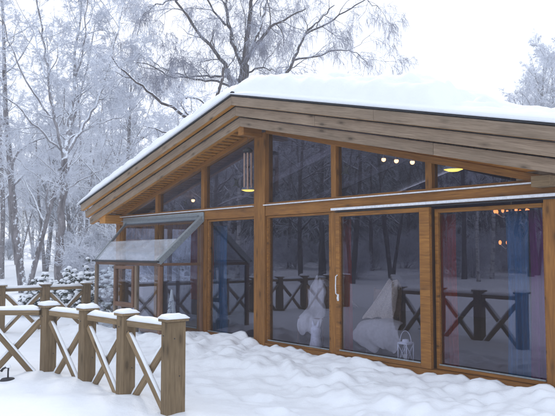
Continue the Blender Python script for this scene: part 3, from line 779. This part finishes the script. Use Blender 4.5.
def lantern(x, y, h, w):
    l = thing('lantern', 'white wire lantern with an arched handle on the floor behind the sliding door', 'lantern', (x, y, .0)); T = Matrix.Translation((x, y, 0.0))
    bm = bmesh.new()
    for z in (.01, h*.62):
        for k in range(4):
            a = math.pi/4+k*math.pi/2; b = a+math.pi/2
            tube_bm(bm, [(w*math.cos(a), w*math.sin(a), z), (w*math.cos(b), w*math.sin(b), z)], .007, 6)
    for k in range(4):
        a = math.pi/4+k*math.pi/2; b = a+math.pi/2; tube_bm(bm, [(w*math.cos(a), w*math.sin(a), .0), (w*math.cos(a), w*math.sin(a), h*.64)], .008, 6)
        for (p, q) in ((a, b), (b, a)): tube_bm(bm, [(w*math.cos(p), w*math.sin(p), .02), (w*.5*(math.cos(a)+math.cos(b)), w*.5*(math.sin(a)+math.sin(b)), h*.35), (w*math.cos(p), w*math.sin(p), h*.6)], .004, 5)
    mesh_obj('frame', bm, M['white'], l, T, smooth=True)
    bm = bmesh.new(); bm_box(bm, (w*1.5, w*1.5, .015), Matrix.Translation((0,0,h*.65)), bev=.004); lathe_bm(bm, [(w*.5, h*.655), (w*.4, h*.74), (0, h*.76)], 12); mesh_obj('lid', bm, M['white'], l, T)
    bm = bmesh.new(); tube_bm(bm, [(w*.8*math.cos(t), w*.15*math.cos(t), h*.66+h*.34*math.sin(t)) for t in [math.pi*k/12 for k in range(13)]], .005, 6); mesh_obj('handle', bm, M['white'], l, T, smooth=True)
    bm = bmesh.new(); tube_bm(bm, [(0,0,.01), (0,0,.14)], .03, 12); mesh_obj('candle', bm, M['fleece'], l, T, smooth=True)
lantern(2.86, .24, .46, .105)
# white figurine of a standing animal below the sheepskin
fg = bmesh.new()
lathe_bm(fg, [(0, 0), (.10, .005), (.105, .05), (.085, .14), (.075, .22), (.085, .28), (.08, .33), (.05, .37), (0, .38)], 16)
for s in (-1, 1): tube_bm(fg, [(s*.04, 0, .34), (s*.06, 0, .40), (s*.075, .0, .46)], [.03, .025, .006], 8)
fgo = mesh_obj('figurine', fg, M['white'], None, Matrix.Translation((1.02, .28, .0)), smooth=True)
tag(fgo, 'white eared animal figurine on the floor left of the sliding door', 'figurine')
# little frosted table tree inside the lean-to corner
tt = thing('small_conifer', 'small frosted conifer standing in the corner of the lean-to', 'plant', (-1.98, -.55, 0))
bm = bmesh.new(); lathe_bm(bm, [(0, -.05), (.10, -.05), (.14, .22), (.12, .22), (0, .20)], 16); mesh_obj('pot', bm, M['zinc'], tt, Matrix.Translation((-1.98, -.55, .0)), smooth=True)
bm = bmesh.new()
for k in range(260):
    t = R.random()**.8; z = .22+.62*t; r = .11*(1-t)+.015; a = R.random()*6.28
    tube_bm(bm, [(0, 0, z), (r*.6*math.cos(a), r*.6*math.sin(a), z+.01), (r*math.cos(a), r*math.sin(a), z-.02)], [.008, .014, .004], 4)
mesh_obj('foliage', bm, M['twig'], tt, Matrix.Translation((-1.98, -.55, .0)))

# garden light spiked into the snow, near left
gl_ = thing('garden_light', 'small dark garden light poking out of the snow at the left edge', 'garden light', (.12, -4.22, -.12)); T = Matrix.Translation((.12, -4.22, gz(.12, -4.22)))
bm = bmesh.new(); tube_bm(bm, [(0,0,-.1), (0,0,.10), (.01,.0,.15)], .011, 8); mesh_obj('stake', bm, M['black'], gl_, T, smooth=True)
bm = bmesh.new(); tube_bm(bm, [(.01,0,.145), (-.02,-.02,.155), (-.055,-.045,.135), (-.075,-.06,.105)], [.010,.012,.014,.018], 8); mesh_obj('hook', bm, M['black'], gl_, T, smooth=True)
bm = bmesh.new(); lathe_bm(bm, [(0,.03), (.075,.02), (.10,-.005), (.10,-.03)], 16); mesh_obj('base', bm, M['black'], gl_, T, smooth=True)
bm = bmesh.new(); snow_cap(bm, .07, .05, .035, Matrix.Translation((.0,-.0,.155)), 4.4, 5); mesh_obj('snow_cap', bm, M['snow'], gl_, T, smooth=True)

# ------------------------------------------------------------------ trees
class Tubes:
    def __init__(s): s.d = {}
    def add(s, pts, rads, sides): s.d.setdefault((len(pts), sides), []).append((pts, rads))
    def arrays(s):
        CO, FA, off = [], [], 0
        for (n, k), lst in s.d.items():
            P = np.array([a for a, _ in lst], np.float64); Rr = np.array([b for _, b in lst], np.float64)
            T = np.empty_like(P); T[:, 1:-1] = P[:, 2:]-P[:, :-2]; T[:, 0] = P[:, 1]-P[:, 0]; T[:, -1] = P[:, -1]-P[:, -2]
            T /= np.linalg.norm(T, axis=2, keepdims=True)+1e-9
            ref = np.where(np.abs(T[:, :1, 2:3]) > .9, np.array([[[1., 0, 0]]]), np.array([[[0, 0, 1.]]])); ref = np.broadcast_to(ref, T.shape)
            U = np.cross(T, ref); U /= np.linalg.norm(U, axis=2, keepdims=True)+1e-9; V = np.cross(T, U)
            ang = np.arange(k)*2*np.pi/k
            ring = P[:, :, None]+Rr[:, :, None, None]*(U[:, :, None]*np.cos(ang)[None, None, :, None]+V[:, :, None]*np.sin(ang)[None, None, :, None])
            m = len(lst); CO.append(ring.reshape(-1, 3)); I = (np.arange(m*n*k).reshape(m, n, k))+off
            a = I[:, :-1]; b = I[:, 1:]
            FA.append(np.stack([a, np.roll(a, -1, 2), np.roll(b, -1, 2), b], -1).reshape(-1, 4)); off += m*n*k
        return np.concatenate(CO), np.concatenate(FA)
def walk(rs, p, d, L, n, r0, r1, wig, grav):
    p = np.array(p, float); d = np.array(d, float); d /= np.linalg.norm(d); pts = [p.copy()]; rad = [r0]; s = L/n
    for i in range(n):
        d = d+rs.normal(0, wig, 3); d[2] += grav; d /= np.linalg.norm(d); p = p+d*s; pts.append(p.copy()); rad.append(r0+(r1-r0)*(i+1)/n)
    return pts, rad
def side_dir(rs, t, ang):
    u = rs.normal(0, 1, 3); u -= t*u.dot(t); u /= np.linalg.norm(u)+1e-9
    return t*math.cos(ang)+u*math.sin(ang)
def branchlets(rs, fine, limb, pts, rad, L, lvl, spec):
    """recursive side shoots on a polyline"""
    nper, frac, ang, wig, grav = spec[lvl]; last = lvl == len(spec)-1
    n = max(2, int(rs.poisson(nper))); m = len(pts)-1
    for _ in range(n):
        t = rs.uniform(.15, 1.0)*m; i = min(int(t), m-1); f = t-i
        p = pts[i]*(1-f)+pts[i+1]*f; tan = pts[i+1]-pts[i]; tan = tan/(np.linalg.norm(tan)+1e-9)
        d = side_dir(rs, tan, rs.uniform(*ang)); l = L*rs.uniform(*frac)*(1.15-.5*t/m); r = rad[i]*(.62 if not last else .5)
        if last: r = spec_r*rs.uniform(.75, 1.3); q = walk(rs, p, d, l, 3, r, r*.5, wig, grav); fine.add(*q, 3)
        else:
            r = max(min(r, .035*l), spec_r*1.2); q = walk(rs, p, d, l, 5, r, max(spec_r, r*.3), wig, grav)
            (limb if r > .022 else fine).add(*q, 5 if r > .022 else 3); branchlets(rs, fine, limb, *q, l, lvl+1, spec)
spec_r = .008
def make_tree_mesh(seed, H, r0, nl, spec, shoots=1.7, twr=.008, lean=.02, first=.22, llen=.42, up=(.6, 1.0), shp=.8, limbs=None, stems=1):
    global spec_r; spec_r = twr
    rs = np.random.RandomState(seed); trunk, limb, fine = Tubes(), Tubes(), Tubes()
    for st in range(stems):
        d0 = np.array([rs.normal(0, .12*(stems > 1)), rs.normal(0, .12*(stems > 1)), 1.0]); hh = H*(1 if st == 0 else rs.uniform(.7, .9)); rr = r0*(1 if st == 0 else .7)
        p, r = walk(rs, (0, 0, -.4), d0, hh, 16, rr, rr*.12, lean, .01); r = [rr*(1.25 if i == 0 else 1)*(1-.88*(i/16)**1.1) for i in range(17)]; trunk.add(p, r, 10)
        for k in range(nl):
            t = (first+(1-first)*(k+rs.random_sample())/nl)*.98; f = t*16; i = min(int(f), 15); q = p[i]+(p[i+1]-p[i])*(f-i)
            tan = (p[i+1]-p[i]); tan /= np.linalg.norm(tan); d = side_dir(rs, tan, rs.uniform(*up)); L = hh*llen*(1.08-t)**shp*rs.uniform(.65, 1.1)
            rl = min(r[i]*.55, .022*L+.01); a = walk(rs, q, d, L, 8, rl, twr*1.3, .14, .02); limb.add(*a, 6); branchlets(rs, fine, limb, *a, L, 0, spec)
    if limbs:
        for pts, ra, rb in limbs:
            # smooth and roughen the given limb
            P = [np.array(q, float) for q in pts]; Q = []
            for a, b in zip(P, P[1:]):
                for s in range(4): Q.append(a+(b-a)*s/4+rs.normal(0, .035, 3))
            Q.append(P[-1]); n = len(Q); rad = [ra+(rb-ra)*i/(n-1) for i in range(n)]; limb_or = trunk if ra > .11 else limb
            limb_or.add(Q, rad, 8)
            if ra > .26: continue
            L = sum(np.linalg.norm(b-a) for a, b in zip(Q, Q[1:]))
            for k in range(int(L*shoots)):
                t = rs.uniform(.12, 1)*(n-1); i = min(int(t), n-2); tan = Q[i+1]-Q[i]; tan /= np.linalg.norm(tan)
                a = walk(rs, Q[i], side_dir(rs, tan, rs.uniform(.5, 1.1)), rs.uniform(.8, 2.3), 7, min(rad[i]*.5, .03), twr*1.2, .2, -.01); limb.add(*a, 5); branchlets(rs, fine, limb, *a, 2.6, 0, spec)
    return trunk, limb, fine
def tree_meshes(name, tm, barkm, twigm, limbm=None):
    trunk, limb, fine = tm
    ct, ft = trunk.arrays(); t = fast_mesh(name+'_trunk', ct, ft, [barkm])
    cl, fl = limb.arrays(); cf, ff = fine.arrays()
    c = fast_mesh(name+'_crown', np.concatenate([cl, cf]), np.concatenate([fl, ff+len(cl)]), [limbm or M['limb'], twigm])
    c.polygons.foreach_set('material_index', np.concatenate([np.zeros(len(fl), np.int32), np.ones(len(ff), np.int32)])); c.update()
    return t, c
# per level: (count, length fraction, angle, wiggle, gravity)
FINE = [(8, (.28,.5), (.5,1.0), .16, -.01), (7, (.3,.5), (.5,1.1), .18, -.05), (6, (.35,.6), (.4,1.1), .15, -.10)]
LITE = [(7, (.3,.55), (.5,1.0), .16, 0), (7, (.3,.5), (.5,1.1), .18, -.05), (6, (.4,.7), (.4,1.1), .15, -.10)]
WEEP = [(6, (.3,.6), (.5,1.1), .2, -.02), (5, (.35,.6), (.5,1.2), .2, -.15), (5, (.9,1.7), (.6,1.4), .07, -.9)]
BUSH = [(7, (.4,.7), (.4,.9), .15, 0), (6, (.4,.7), (.4,1.0), .15, 0)]
def put(name, meshes, loc, rz, s, label, cat='tree', group=None, sz=None):
    t = thing(name, label, cat, loc, group); t.rotation_euler.z = rz; t.scale = (s, s, sz or s)
    for nm, me in zip(('trunk', 'crown'), meshes):
        o = bpy.data.objects.new(nm, me); COL.objects.link(o); o.parent = t
    return t

# the big weeping birch behind the roof; local x points to the right of the picture plane used for laying it out
RV = Vector((.649, .760, 0)); FV = Vector((-.760, .649, 0))
rs0 = random.Random(3)
def lay(u, v, w=0):                                     # u right, v height above the birch's foot, w away
    p = RV*u+FV*w; return (p.x, p.y, v)
k_ = .0448
def L2(pts, w0, w1, ra, rb):
    n = len(pts); return ([lay((x-243)*k_, 1.67+(252-y)*k_, w0+(w1-w0)*i/(n-1)) for i, (x, y) in enumerate(pts)], ra*(.78 if ra < .4 else .85), rb*.8)
limbs = [
    L2([(243,288),(244,160),(242,95),(244,62)], 0, .1, .42, .26),
    L2([(244,66),(233,42),(226,15),(223,-15),(215,-45)], .1, 1.2, .17, .03),
    L2([(244,62),(247,35),(250,10),(253,-20),(250,-55)], .0, -1.0, .19, .03),
    L2([(245,60),(257,42),(270,29),(290,22),(305,17)], .1, -1.6, .14, .03),
    L2([(248,52),(257,25),(262,0),(270,-35)], 0, 1.8, .14, .03),
    L2([(243,108),(232,82),(221,60),(200,36),(180,8),(170,-14)], 0, -1.8, .17, .04),
    L2([(243,110),(268,86),(283,72),(295,52),(306,24),(322,8),(338,-10)], 0, 1.2, .16, .03),
    L2([(238,80),(222,72),(205,70),(182,71),(164,62),(150,55),(138,42)], 0, 1.5, .09, .02),
    L2([(238,88),(216,79),(195,80),(168,77),(150,68),(132,66)], 0, -1.2, .09, .02),
    L2([(248,70),(262,67),(276,73)], 0, -.6, .06, .03),
    L2([(295,52),(318,47),(345,38),(362,40),(374,52)], .7, 1.6, .07, .015),
    L2([(306,24),(330,14),(352,2),(368,-6),(380,8)], .9, -.5, .07, .015),
    L2([(222,15),(205,-5),(190,-20)], .8, -1.8, .07, .02),
    L2([(180,8),(160,14),(148,30),(145,48)], -1.6, -2.2, .05, .015),
    L2([(268,-30),(300,-45),(335,-50)], 1.5, 2.5, .07, .015),
]
tm = (Tubes(), Tubes(), Tubes())
tm = make_tree_mesh(11, .8, .3, 0, WEEP, 1.6, .0048, limbs=limbs)
put('birch_tree', tree_meshes('weeping_birch', tm, M['darklimb'], M['twigdark'], M['darklimb']), (-14.98, 11.11, -.12), 0, 1, 'large dark many-stemmed weeping birch rising above the roof ridge')

# distinct trees left of the house
A = tree_meshes('broad_tree', make_tree_mesh(21, 17, .19, 20, FINE, .0075, first=.3, llen=.36, stems=2), M['bark'], M['twig'])
B = tree_meshes('slender_tree', make_tree_mesh(33, 16, .15, 22, LITE, .009, first=.25, llen=.28), M['bark'], M['twig'])
C_ = tree_meshes('forked_tree', make_tree_mesh(47, 15, .17, 15, LITE, .009, first=.25, llen=.36, stems=2), M['bark'], M['twig'])
D_ = tree_meshes('dense_tree', make_tree_mesh(58, 12, .16, 38, FINE, .009, first=.12, llen=.44, up=(.4,.9)), M['bark'], M['twig'])
E_ = tree_meshes('pale_birch', make_tree_mesh(64, 15, .13, 20, LITE, .009, first=.35, llen=.26), M['birch'], M['twig'])
F_ = tree_meshes('round_tree', make_tree_mesh(91, 15, .2, 46, FINE, 1, .0085, first=.35, llen=.30, up=(.3,1.1), shp=.3), M['bark'], M['twig'])
B_ = tree_meshes('thicket', make_tree_mesh(71, 2.4, .03, 16, BUSH, .009, first=.0, llen=.8, up=(.4,.9), stems=5), M['limb'], M['twig'])
k3 = .0358
def L4(pts, w0, w1, ra, rb):
    n = len(pts); return ([lay((x-62)*k3, 1.67+(252-y)*k3, w0+(w1-w0)*i/(n-1)) for i, (x, y) in enumerate(pts)], ra*(.72 if ra < .15 else .9), rb*.8)
tm = make_tree_mesh(29, .8, .12, 0, FINE, 1.5, .0058, limbs=[
    L4([(60,300),(60,250),(62,200),(63,158)], 0, 0, .185, .14), L4([(63,160),(54,118),(49,80),(46,40),(40,-5),(36,-50)], 0, -1.2, .10, .02),
    L4([(63,158),(66,118),(69,75),(70,30),(74,-20),(74,-60)], 0, .6, .12, .02), L4([(63,156),(80,120),(92,95),(100,60),(108,15),(112,-20)], 0, 1.3, .10, .02),
    L4([(60,150),(38,128),(20,108),(4,96),(-14,76)], .1, -1.4, .07, .015), L4([(64,140),(88,118),(112,110),(130,92)], 0, 1.8, .06, .015),
    L4([(60,185),(40,178),(22,160)], 0, -.8, .04, .012), L4([(62,190),(84,180),(104,172),(118,152)], 0, -.9, .04, .012),
    L4([(54,118),(34,88),(22,50),(14,10)], -.6, -2.2, .06, .015), L4([(49,80),(34,50),(26,12),(20,-30)], -.6, 1.2, .05, .012),
    L4([(92,95),(112,70),(124,40),(132,12)], .6, 2.4, .05, .012), L4([(69,75),(82,45),(88,10),(90,-30)], .3, -1.2, .05, .012), L4([(66,118),(50,95),(34,84)], .1, 2, .04, .012)])
put('bare_tree', tree_meshes('forking_tree', tm, M['bark'], M['twig']), (-14.42, 2.52, -.12), 0, 1, 'tall frosted tree with a forking trunk, left of the roof tip')
put('bare_tree', C_, (-19.25, 3.02, -.1), 2.0, 1.05, 'slimmer frosted tree standing left of the tall forking tree')
put('bare_tree', A, (-16.5, -2.9, -.1), 3.6, .8, 'frosted tree reaching branches in from the left edge of the view')
put('bare_tree', F_, (-13.5, 35.2, -.1), .9, 1.0, 'round topped frosted tree behind the right end of the roof')
put('bare_tree', F_, (-14.2, 38.5, -.1), 2.9, 1.08, 'frosted tree just behind the round topped one beyond the right end of the roof')
put('bare_tree', F_, (-11.0, 38.4, -.1), 4.4, 1.0, 'rightmost frosted tree beyond the roof at the right edge of the view')
put('bare_tree', F_, (-16.2, 37.6, -.1), 5.6, .9, 'smallest of the frosted trees beyond the right end of the roof')
put('bare_tree', D_, (-24.0, 9.8, -.1), 5.1, 1.1, 'dense frosted tree behind the left roof slope')
# leaning dark branch behind the roof
k2 = .0328
def L3(pts, w0, w1, ra, rb):
    n = len(pts); return ([lay((x-204)*k2, 1.67+(252-y)*k2, w0+(w1-w0)*i/(n-1)) for i, (x, y) in enumerate(pts)], ra, rb)
tm = make_tree_mesh(17, .8, .12, 0, LITE, .8, .0065, limbs=[L3([(204,300),(207,220),(203,160),(208,100),(214,60)], 0, .4, .13, .04), L3([(204,150),(184,118),(160,104),(140,90),(120,73),(106,58)], 0, -.8, .075, .02), L3([(205,130),(180,128),(150,126),(128,118)], 0, .9, .05, .015), L3([(206,110),(190,92),(172,88),(160,74)], 0, 1.2, .05, .015)])
put('bare_tree', tree_meshes('leaning_limb_tree', tm, M['darklimb'], M['twig'], M['darklimb']), (-9.45, 5.54, -.12), 0, 1, 'tree behind the left roof slope with one long dark limb reaching left')
# forest in the mist
CAM = Vector((8.84, -7.2, 0)); kinds = [A, B, C_, D_, E_, B, C_, D_]
def at(px, Z):
    p = CAM+FV*Z+RV*((px-277.5)/670*Z); return p.x, p.y
rf_ = random.Random(5); cnt = 0
G = 'frosted trees of the forest beyond the garden'
for ring, (z0, z1, n) in enumerate(((38, 48, 24), (48, 64, 44), (64, 95, 54))):
    for k in range(n):
        px = -330+(k+rf_.random())/n*(700 if ring else 500); Z = rf_.uniform(z0, z1)
        if px < 48 and Z < 60 and k % 3: Z = rf_.uniform(62, 95)
        x, y = at(px, Z)
        s = rf_.uniform(.85, 1.25)
        if px > 230: s *= .62
        if 100 < px < 175: s *= .78
        ki = rf_.randrange(len(kinds)); ki = 1 if px < 60 and ki in (3, 7) and Z < 62 else ki; m_ = kinds[ki]; kn = ('tall broad', 'slender', 'forked', 'dense low branched', 'pale barked birch', 'slender', 'forked', 'dense low branched')[ki]; dn = ('at the near edge of', 'within', 'far back in')[ring]
        put('forest_tree', m_, (x, y, gz(x, y)-.05), rf_.random()*6.28, s, f'{kn} frosted tree {dn} the pale forest beyond the garden', group=G)
for k in range(10):
    px = 380+k*28+rf_.uniform(-8, 8); x, y = at(px, rf_.uniform(60, 85))
    put('forest_tree', rf_.choice(kinds), (x, y, gz(x, y)), rf_.random()*6.28, rf_.uniform(.45, .6), 'frost covered bare tree standing in the pale forest behind the house and garden', group=G)
for k in range(34):
    px = 62+k*7+rf_.uniform(-3, 3); x, y = at(px, rf_.uniform(27, 52))
    if k % 3 == 0: px = -260+k*9; x, y = at(px, rf_.uniform(58, 75))
    put('frosted_bush', B_, (x, y, gz(x, y)), rf_.random()*6.28, rf_.uniform(.7, 1.5), 'low frosted bush at the foot of the far forest' if k % 3 == 0 else 'low frosted bush at the near edge of the forest behind the shrubs', 'bush', 'low frosted bushes along the forest edge')
# trees behind the camera: only ever seen mirrored in the glass front
Mk = [tree_meshes('dark_tree', make_tree_mesh(81, 15, .19, 20, [LITE[0], (5, (.3,.5), (.5,1.1), .18, -.05)], .011, first=.3, llen=.34), M['darklimb'], M['twig'], M['darklimb']),
      tree_meshes('dark_forked_tree', make_tree_mesh(86, 14, .17, 12, [LITE[0], (4, (.3,.5), (.5,1.1), .18, -.05)], .011, first=.25, llen=.38, stems=2), M['darklimb'], M['twig'], M['darklimb']),
      (E_[0], E_[1])]
G2 = 'trees across the garden mirrored in the windows'
def mir(px, Z):
    x, y = at(px, Z); return x, -y
spots = [(212, 27, 0), (226, 33, 2), (236, 26, 2), (262, 30, 1), (288, 36, 0), (300, 26, 1), (322, 31, 0), (352, 24, 1), (372, 34, 0), (392, 28, 1), (408, 40, 0), (424, 31, 0), (446, 36, 1), (462, 27, 0), (476, 25, 2), (489, 27, 2), (506, 34, 1), (528, 29, 0), (548, 38, 1), (575, 30, 0), (600, 36, 1)]
for i, (px, Z, v) in enumerate(spots):
    x, y = mir(px, Z*1.35+4); put('garden_tree', Mk[v], (x, y, gz(x, y)-.05), i*1.9, rf_.uniform(.8, 1.15), 'bare tree across the garden, mirrored in the front windows', group=G2)
for i in range(26):
    px = 120+i*22; x, y = mir(px+rf_.uniform(-6, 6), rf_.uniform(44, 80)); put('garden_tree', (Mk[0], Mk[1], Mk[1])[i % 3], (x, y, gz(x, y)-.05), i*2.3, rf_.uniform(.8, 1.2), 'bare tree across the garden, mirrored in the front windows', group=G2)

def spruce_mesh(seed, H):
    rs = np.random.RandomState(seed); tr, ca, fi = Tubes(), Tubes(), Tubes()
    tr.add(*walk(rs, (0,0,-.3), (0,0,1), H, 8, .28, .03, .01, 0), 8)
    for k in range(52):
        t = .08+.9*k/52; z = H*t; L = (1-t)**.8*H*.17+.25
        for a in np.arange(10)*.628+rs.uniform(0, 6):
            a += rs.normal(0, .15); l = L*rs.uniform(.75, 1.1); p, r = walk(rs, (0,0,z), (math.cos(a), math.sin(a), -.05), l, 4, .03, .012, .08, -.07); ca.add(p, r, 4)
            for q in range(1, 5):
                for sg in (-1, 1):
                    for h in range(2):
                        b = a+sg*rs.uniform(.6, 1.1); fi.add(*walk(rs, p[q], (math.cos(b), math.sin(b), -.45), l*.34*rs.uniform(.6, 1.1), 2, .05, .02, .1, -.2), 4)
    return tr, ca, fi
for i in range(30):
    x, y = mir(150+i*16, rf_.uniform(40, 64)); put('frosted_bush', B_, (x, y, gz(x, y)), i*1.3, rf_.uniform(.8, 1.5), 'low bush under the trees mirrored in the front windows', 'bush', 'low bushes mirrored in the windows')
SP = tree_meshes('spruce', spruce_mesh(5, 21), M['darklimb'], M['spruce'], M['spruce'])
for i in range(46):
    px = 60+i*14.5; x, y = mir(px+rf_.uniform(-5, 5), rf_.uniform(66, 84)); put('spruce_tree', SP, (x, y, gz(x, y)-.05), i*2.3, rf_.uniform(1.0, 1.45), 'dark spruce across the garden, mirrored in the front windows', group='dark spruces mirrored in the windows')

# snow laden shrub between the far fence and the lean-to
def snowy_shrub(x, y, r, h, seed, label):
    rr = random.Random(seed); t = thing('snowy_shrub', label, 'shrub', (x, y, gz(x, y)), 'snow laden shrubs behind the far fence'); T = Matrix.Translation((x, y, gz(x, y)))
    stems = bmesh.new(); snow = bmesh.new(); leaf = bmesh.new()
    for k in range(110):
        a = rr.random()*6.283; q = rr.random()**.5; px, py = q*r*math.cos(a), q*r*math.sin(a); z = h*(1-.45*q*q)*rr.uniform(.45, 1.05)
        tube_bm(stems, [(px*.15, py*.15, 0), (px*.6, py*.6, z*.55), (px, py, z)], [.012, .008, .004], 4)
        for c in range(6):
            ox, oy, oz = px+rr.gauss(0, .08), py+rr.gauss(0, .08), z+rr.gauss(0, .10)-.03*c
            b = bmesh.new(); bmesh.ops.create_icosphere(b, subdivisions=2, radius=rr.uniform(.038, .078))
            for v in b.verts:
                v.co *= 1+.35*noise.noise(v.co*14+Vector((k, c, seed)))
                v.co.z *= .62
            b.transform(Matrix.Translation((ox, oy, oz))); me = bpy.data.meshes.new('t'); b.to_mesh(me); b.free(); snow.from_mesh(me); bpy.data.meshes.remove(me)
            for l in range(4):
                d = Vector((rr.gauss(0,1), rr.gauss(0,1), rr.gauss(-.6,.5))).normalized(); c0 = Vector((ox, oy, oz-.03)); u = d.orthogonal().normalized()*.022
                vs = [leaf.verts.new(p_) for p_ in (c0-u*.3, c0+d*.07-u, c0+d*.13, c0+d*.07+u)]; leaf.faces.new(vs)
    mesh_obj('stems', stems, M['bark'], t, T); mesh_obj('leaves', leaf, M['evergreen'], t, T); mesh_obj('snow_clumps', snow, M['snow'], t, T, smooth=True)
snowy_shrub(-8.95, -.15, .62, 1.05, 1, 'leftmost of the round snow laden shrubs behind the far fence')
snowy_shrub(-8.3, .55, .62, 1.25, 2, 'snow laden shrub standing in the middle behind the far fence')
snowy_shrub(-7.6, 1.3, .65, 1.3, 3, 'snow laden shrub right beside the glass lean-to')

# ------------------------------------------------------------------ haze
bm = bmesh.new(); bmesh.ops.create_cube(bm, size=1)
bmesh.ops.scale(bm, vec=(230, 230, 32), verts=bm.verts)
m, nt, out = newmat('haze_air'); pv = N(nt, 'ShaderNodeVolumePrincipled'); pv.inputs['Color'].default_value = (.97, .985, 1, 1); pv.inputs['Density'].default_value = .0023
pv.inputs['Anisotropy'].default_value = 0.0
nt.links.new(pv.outputs[0], out.inputs['Volume'])
hz = mesh_obj('haze', bm, m, None, Matrix.Translation((-20, 10, 13.5))); tag(hz, 'pale winter haze hanging over the garden and the forest', 'haze', kind='stuff')
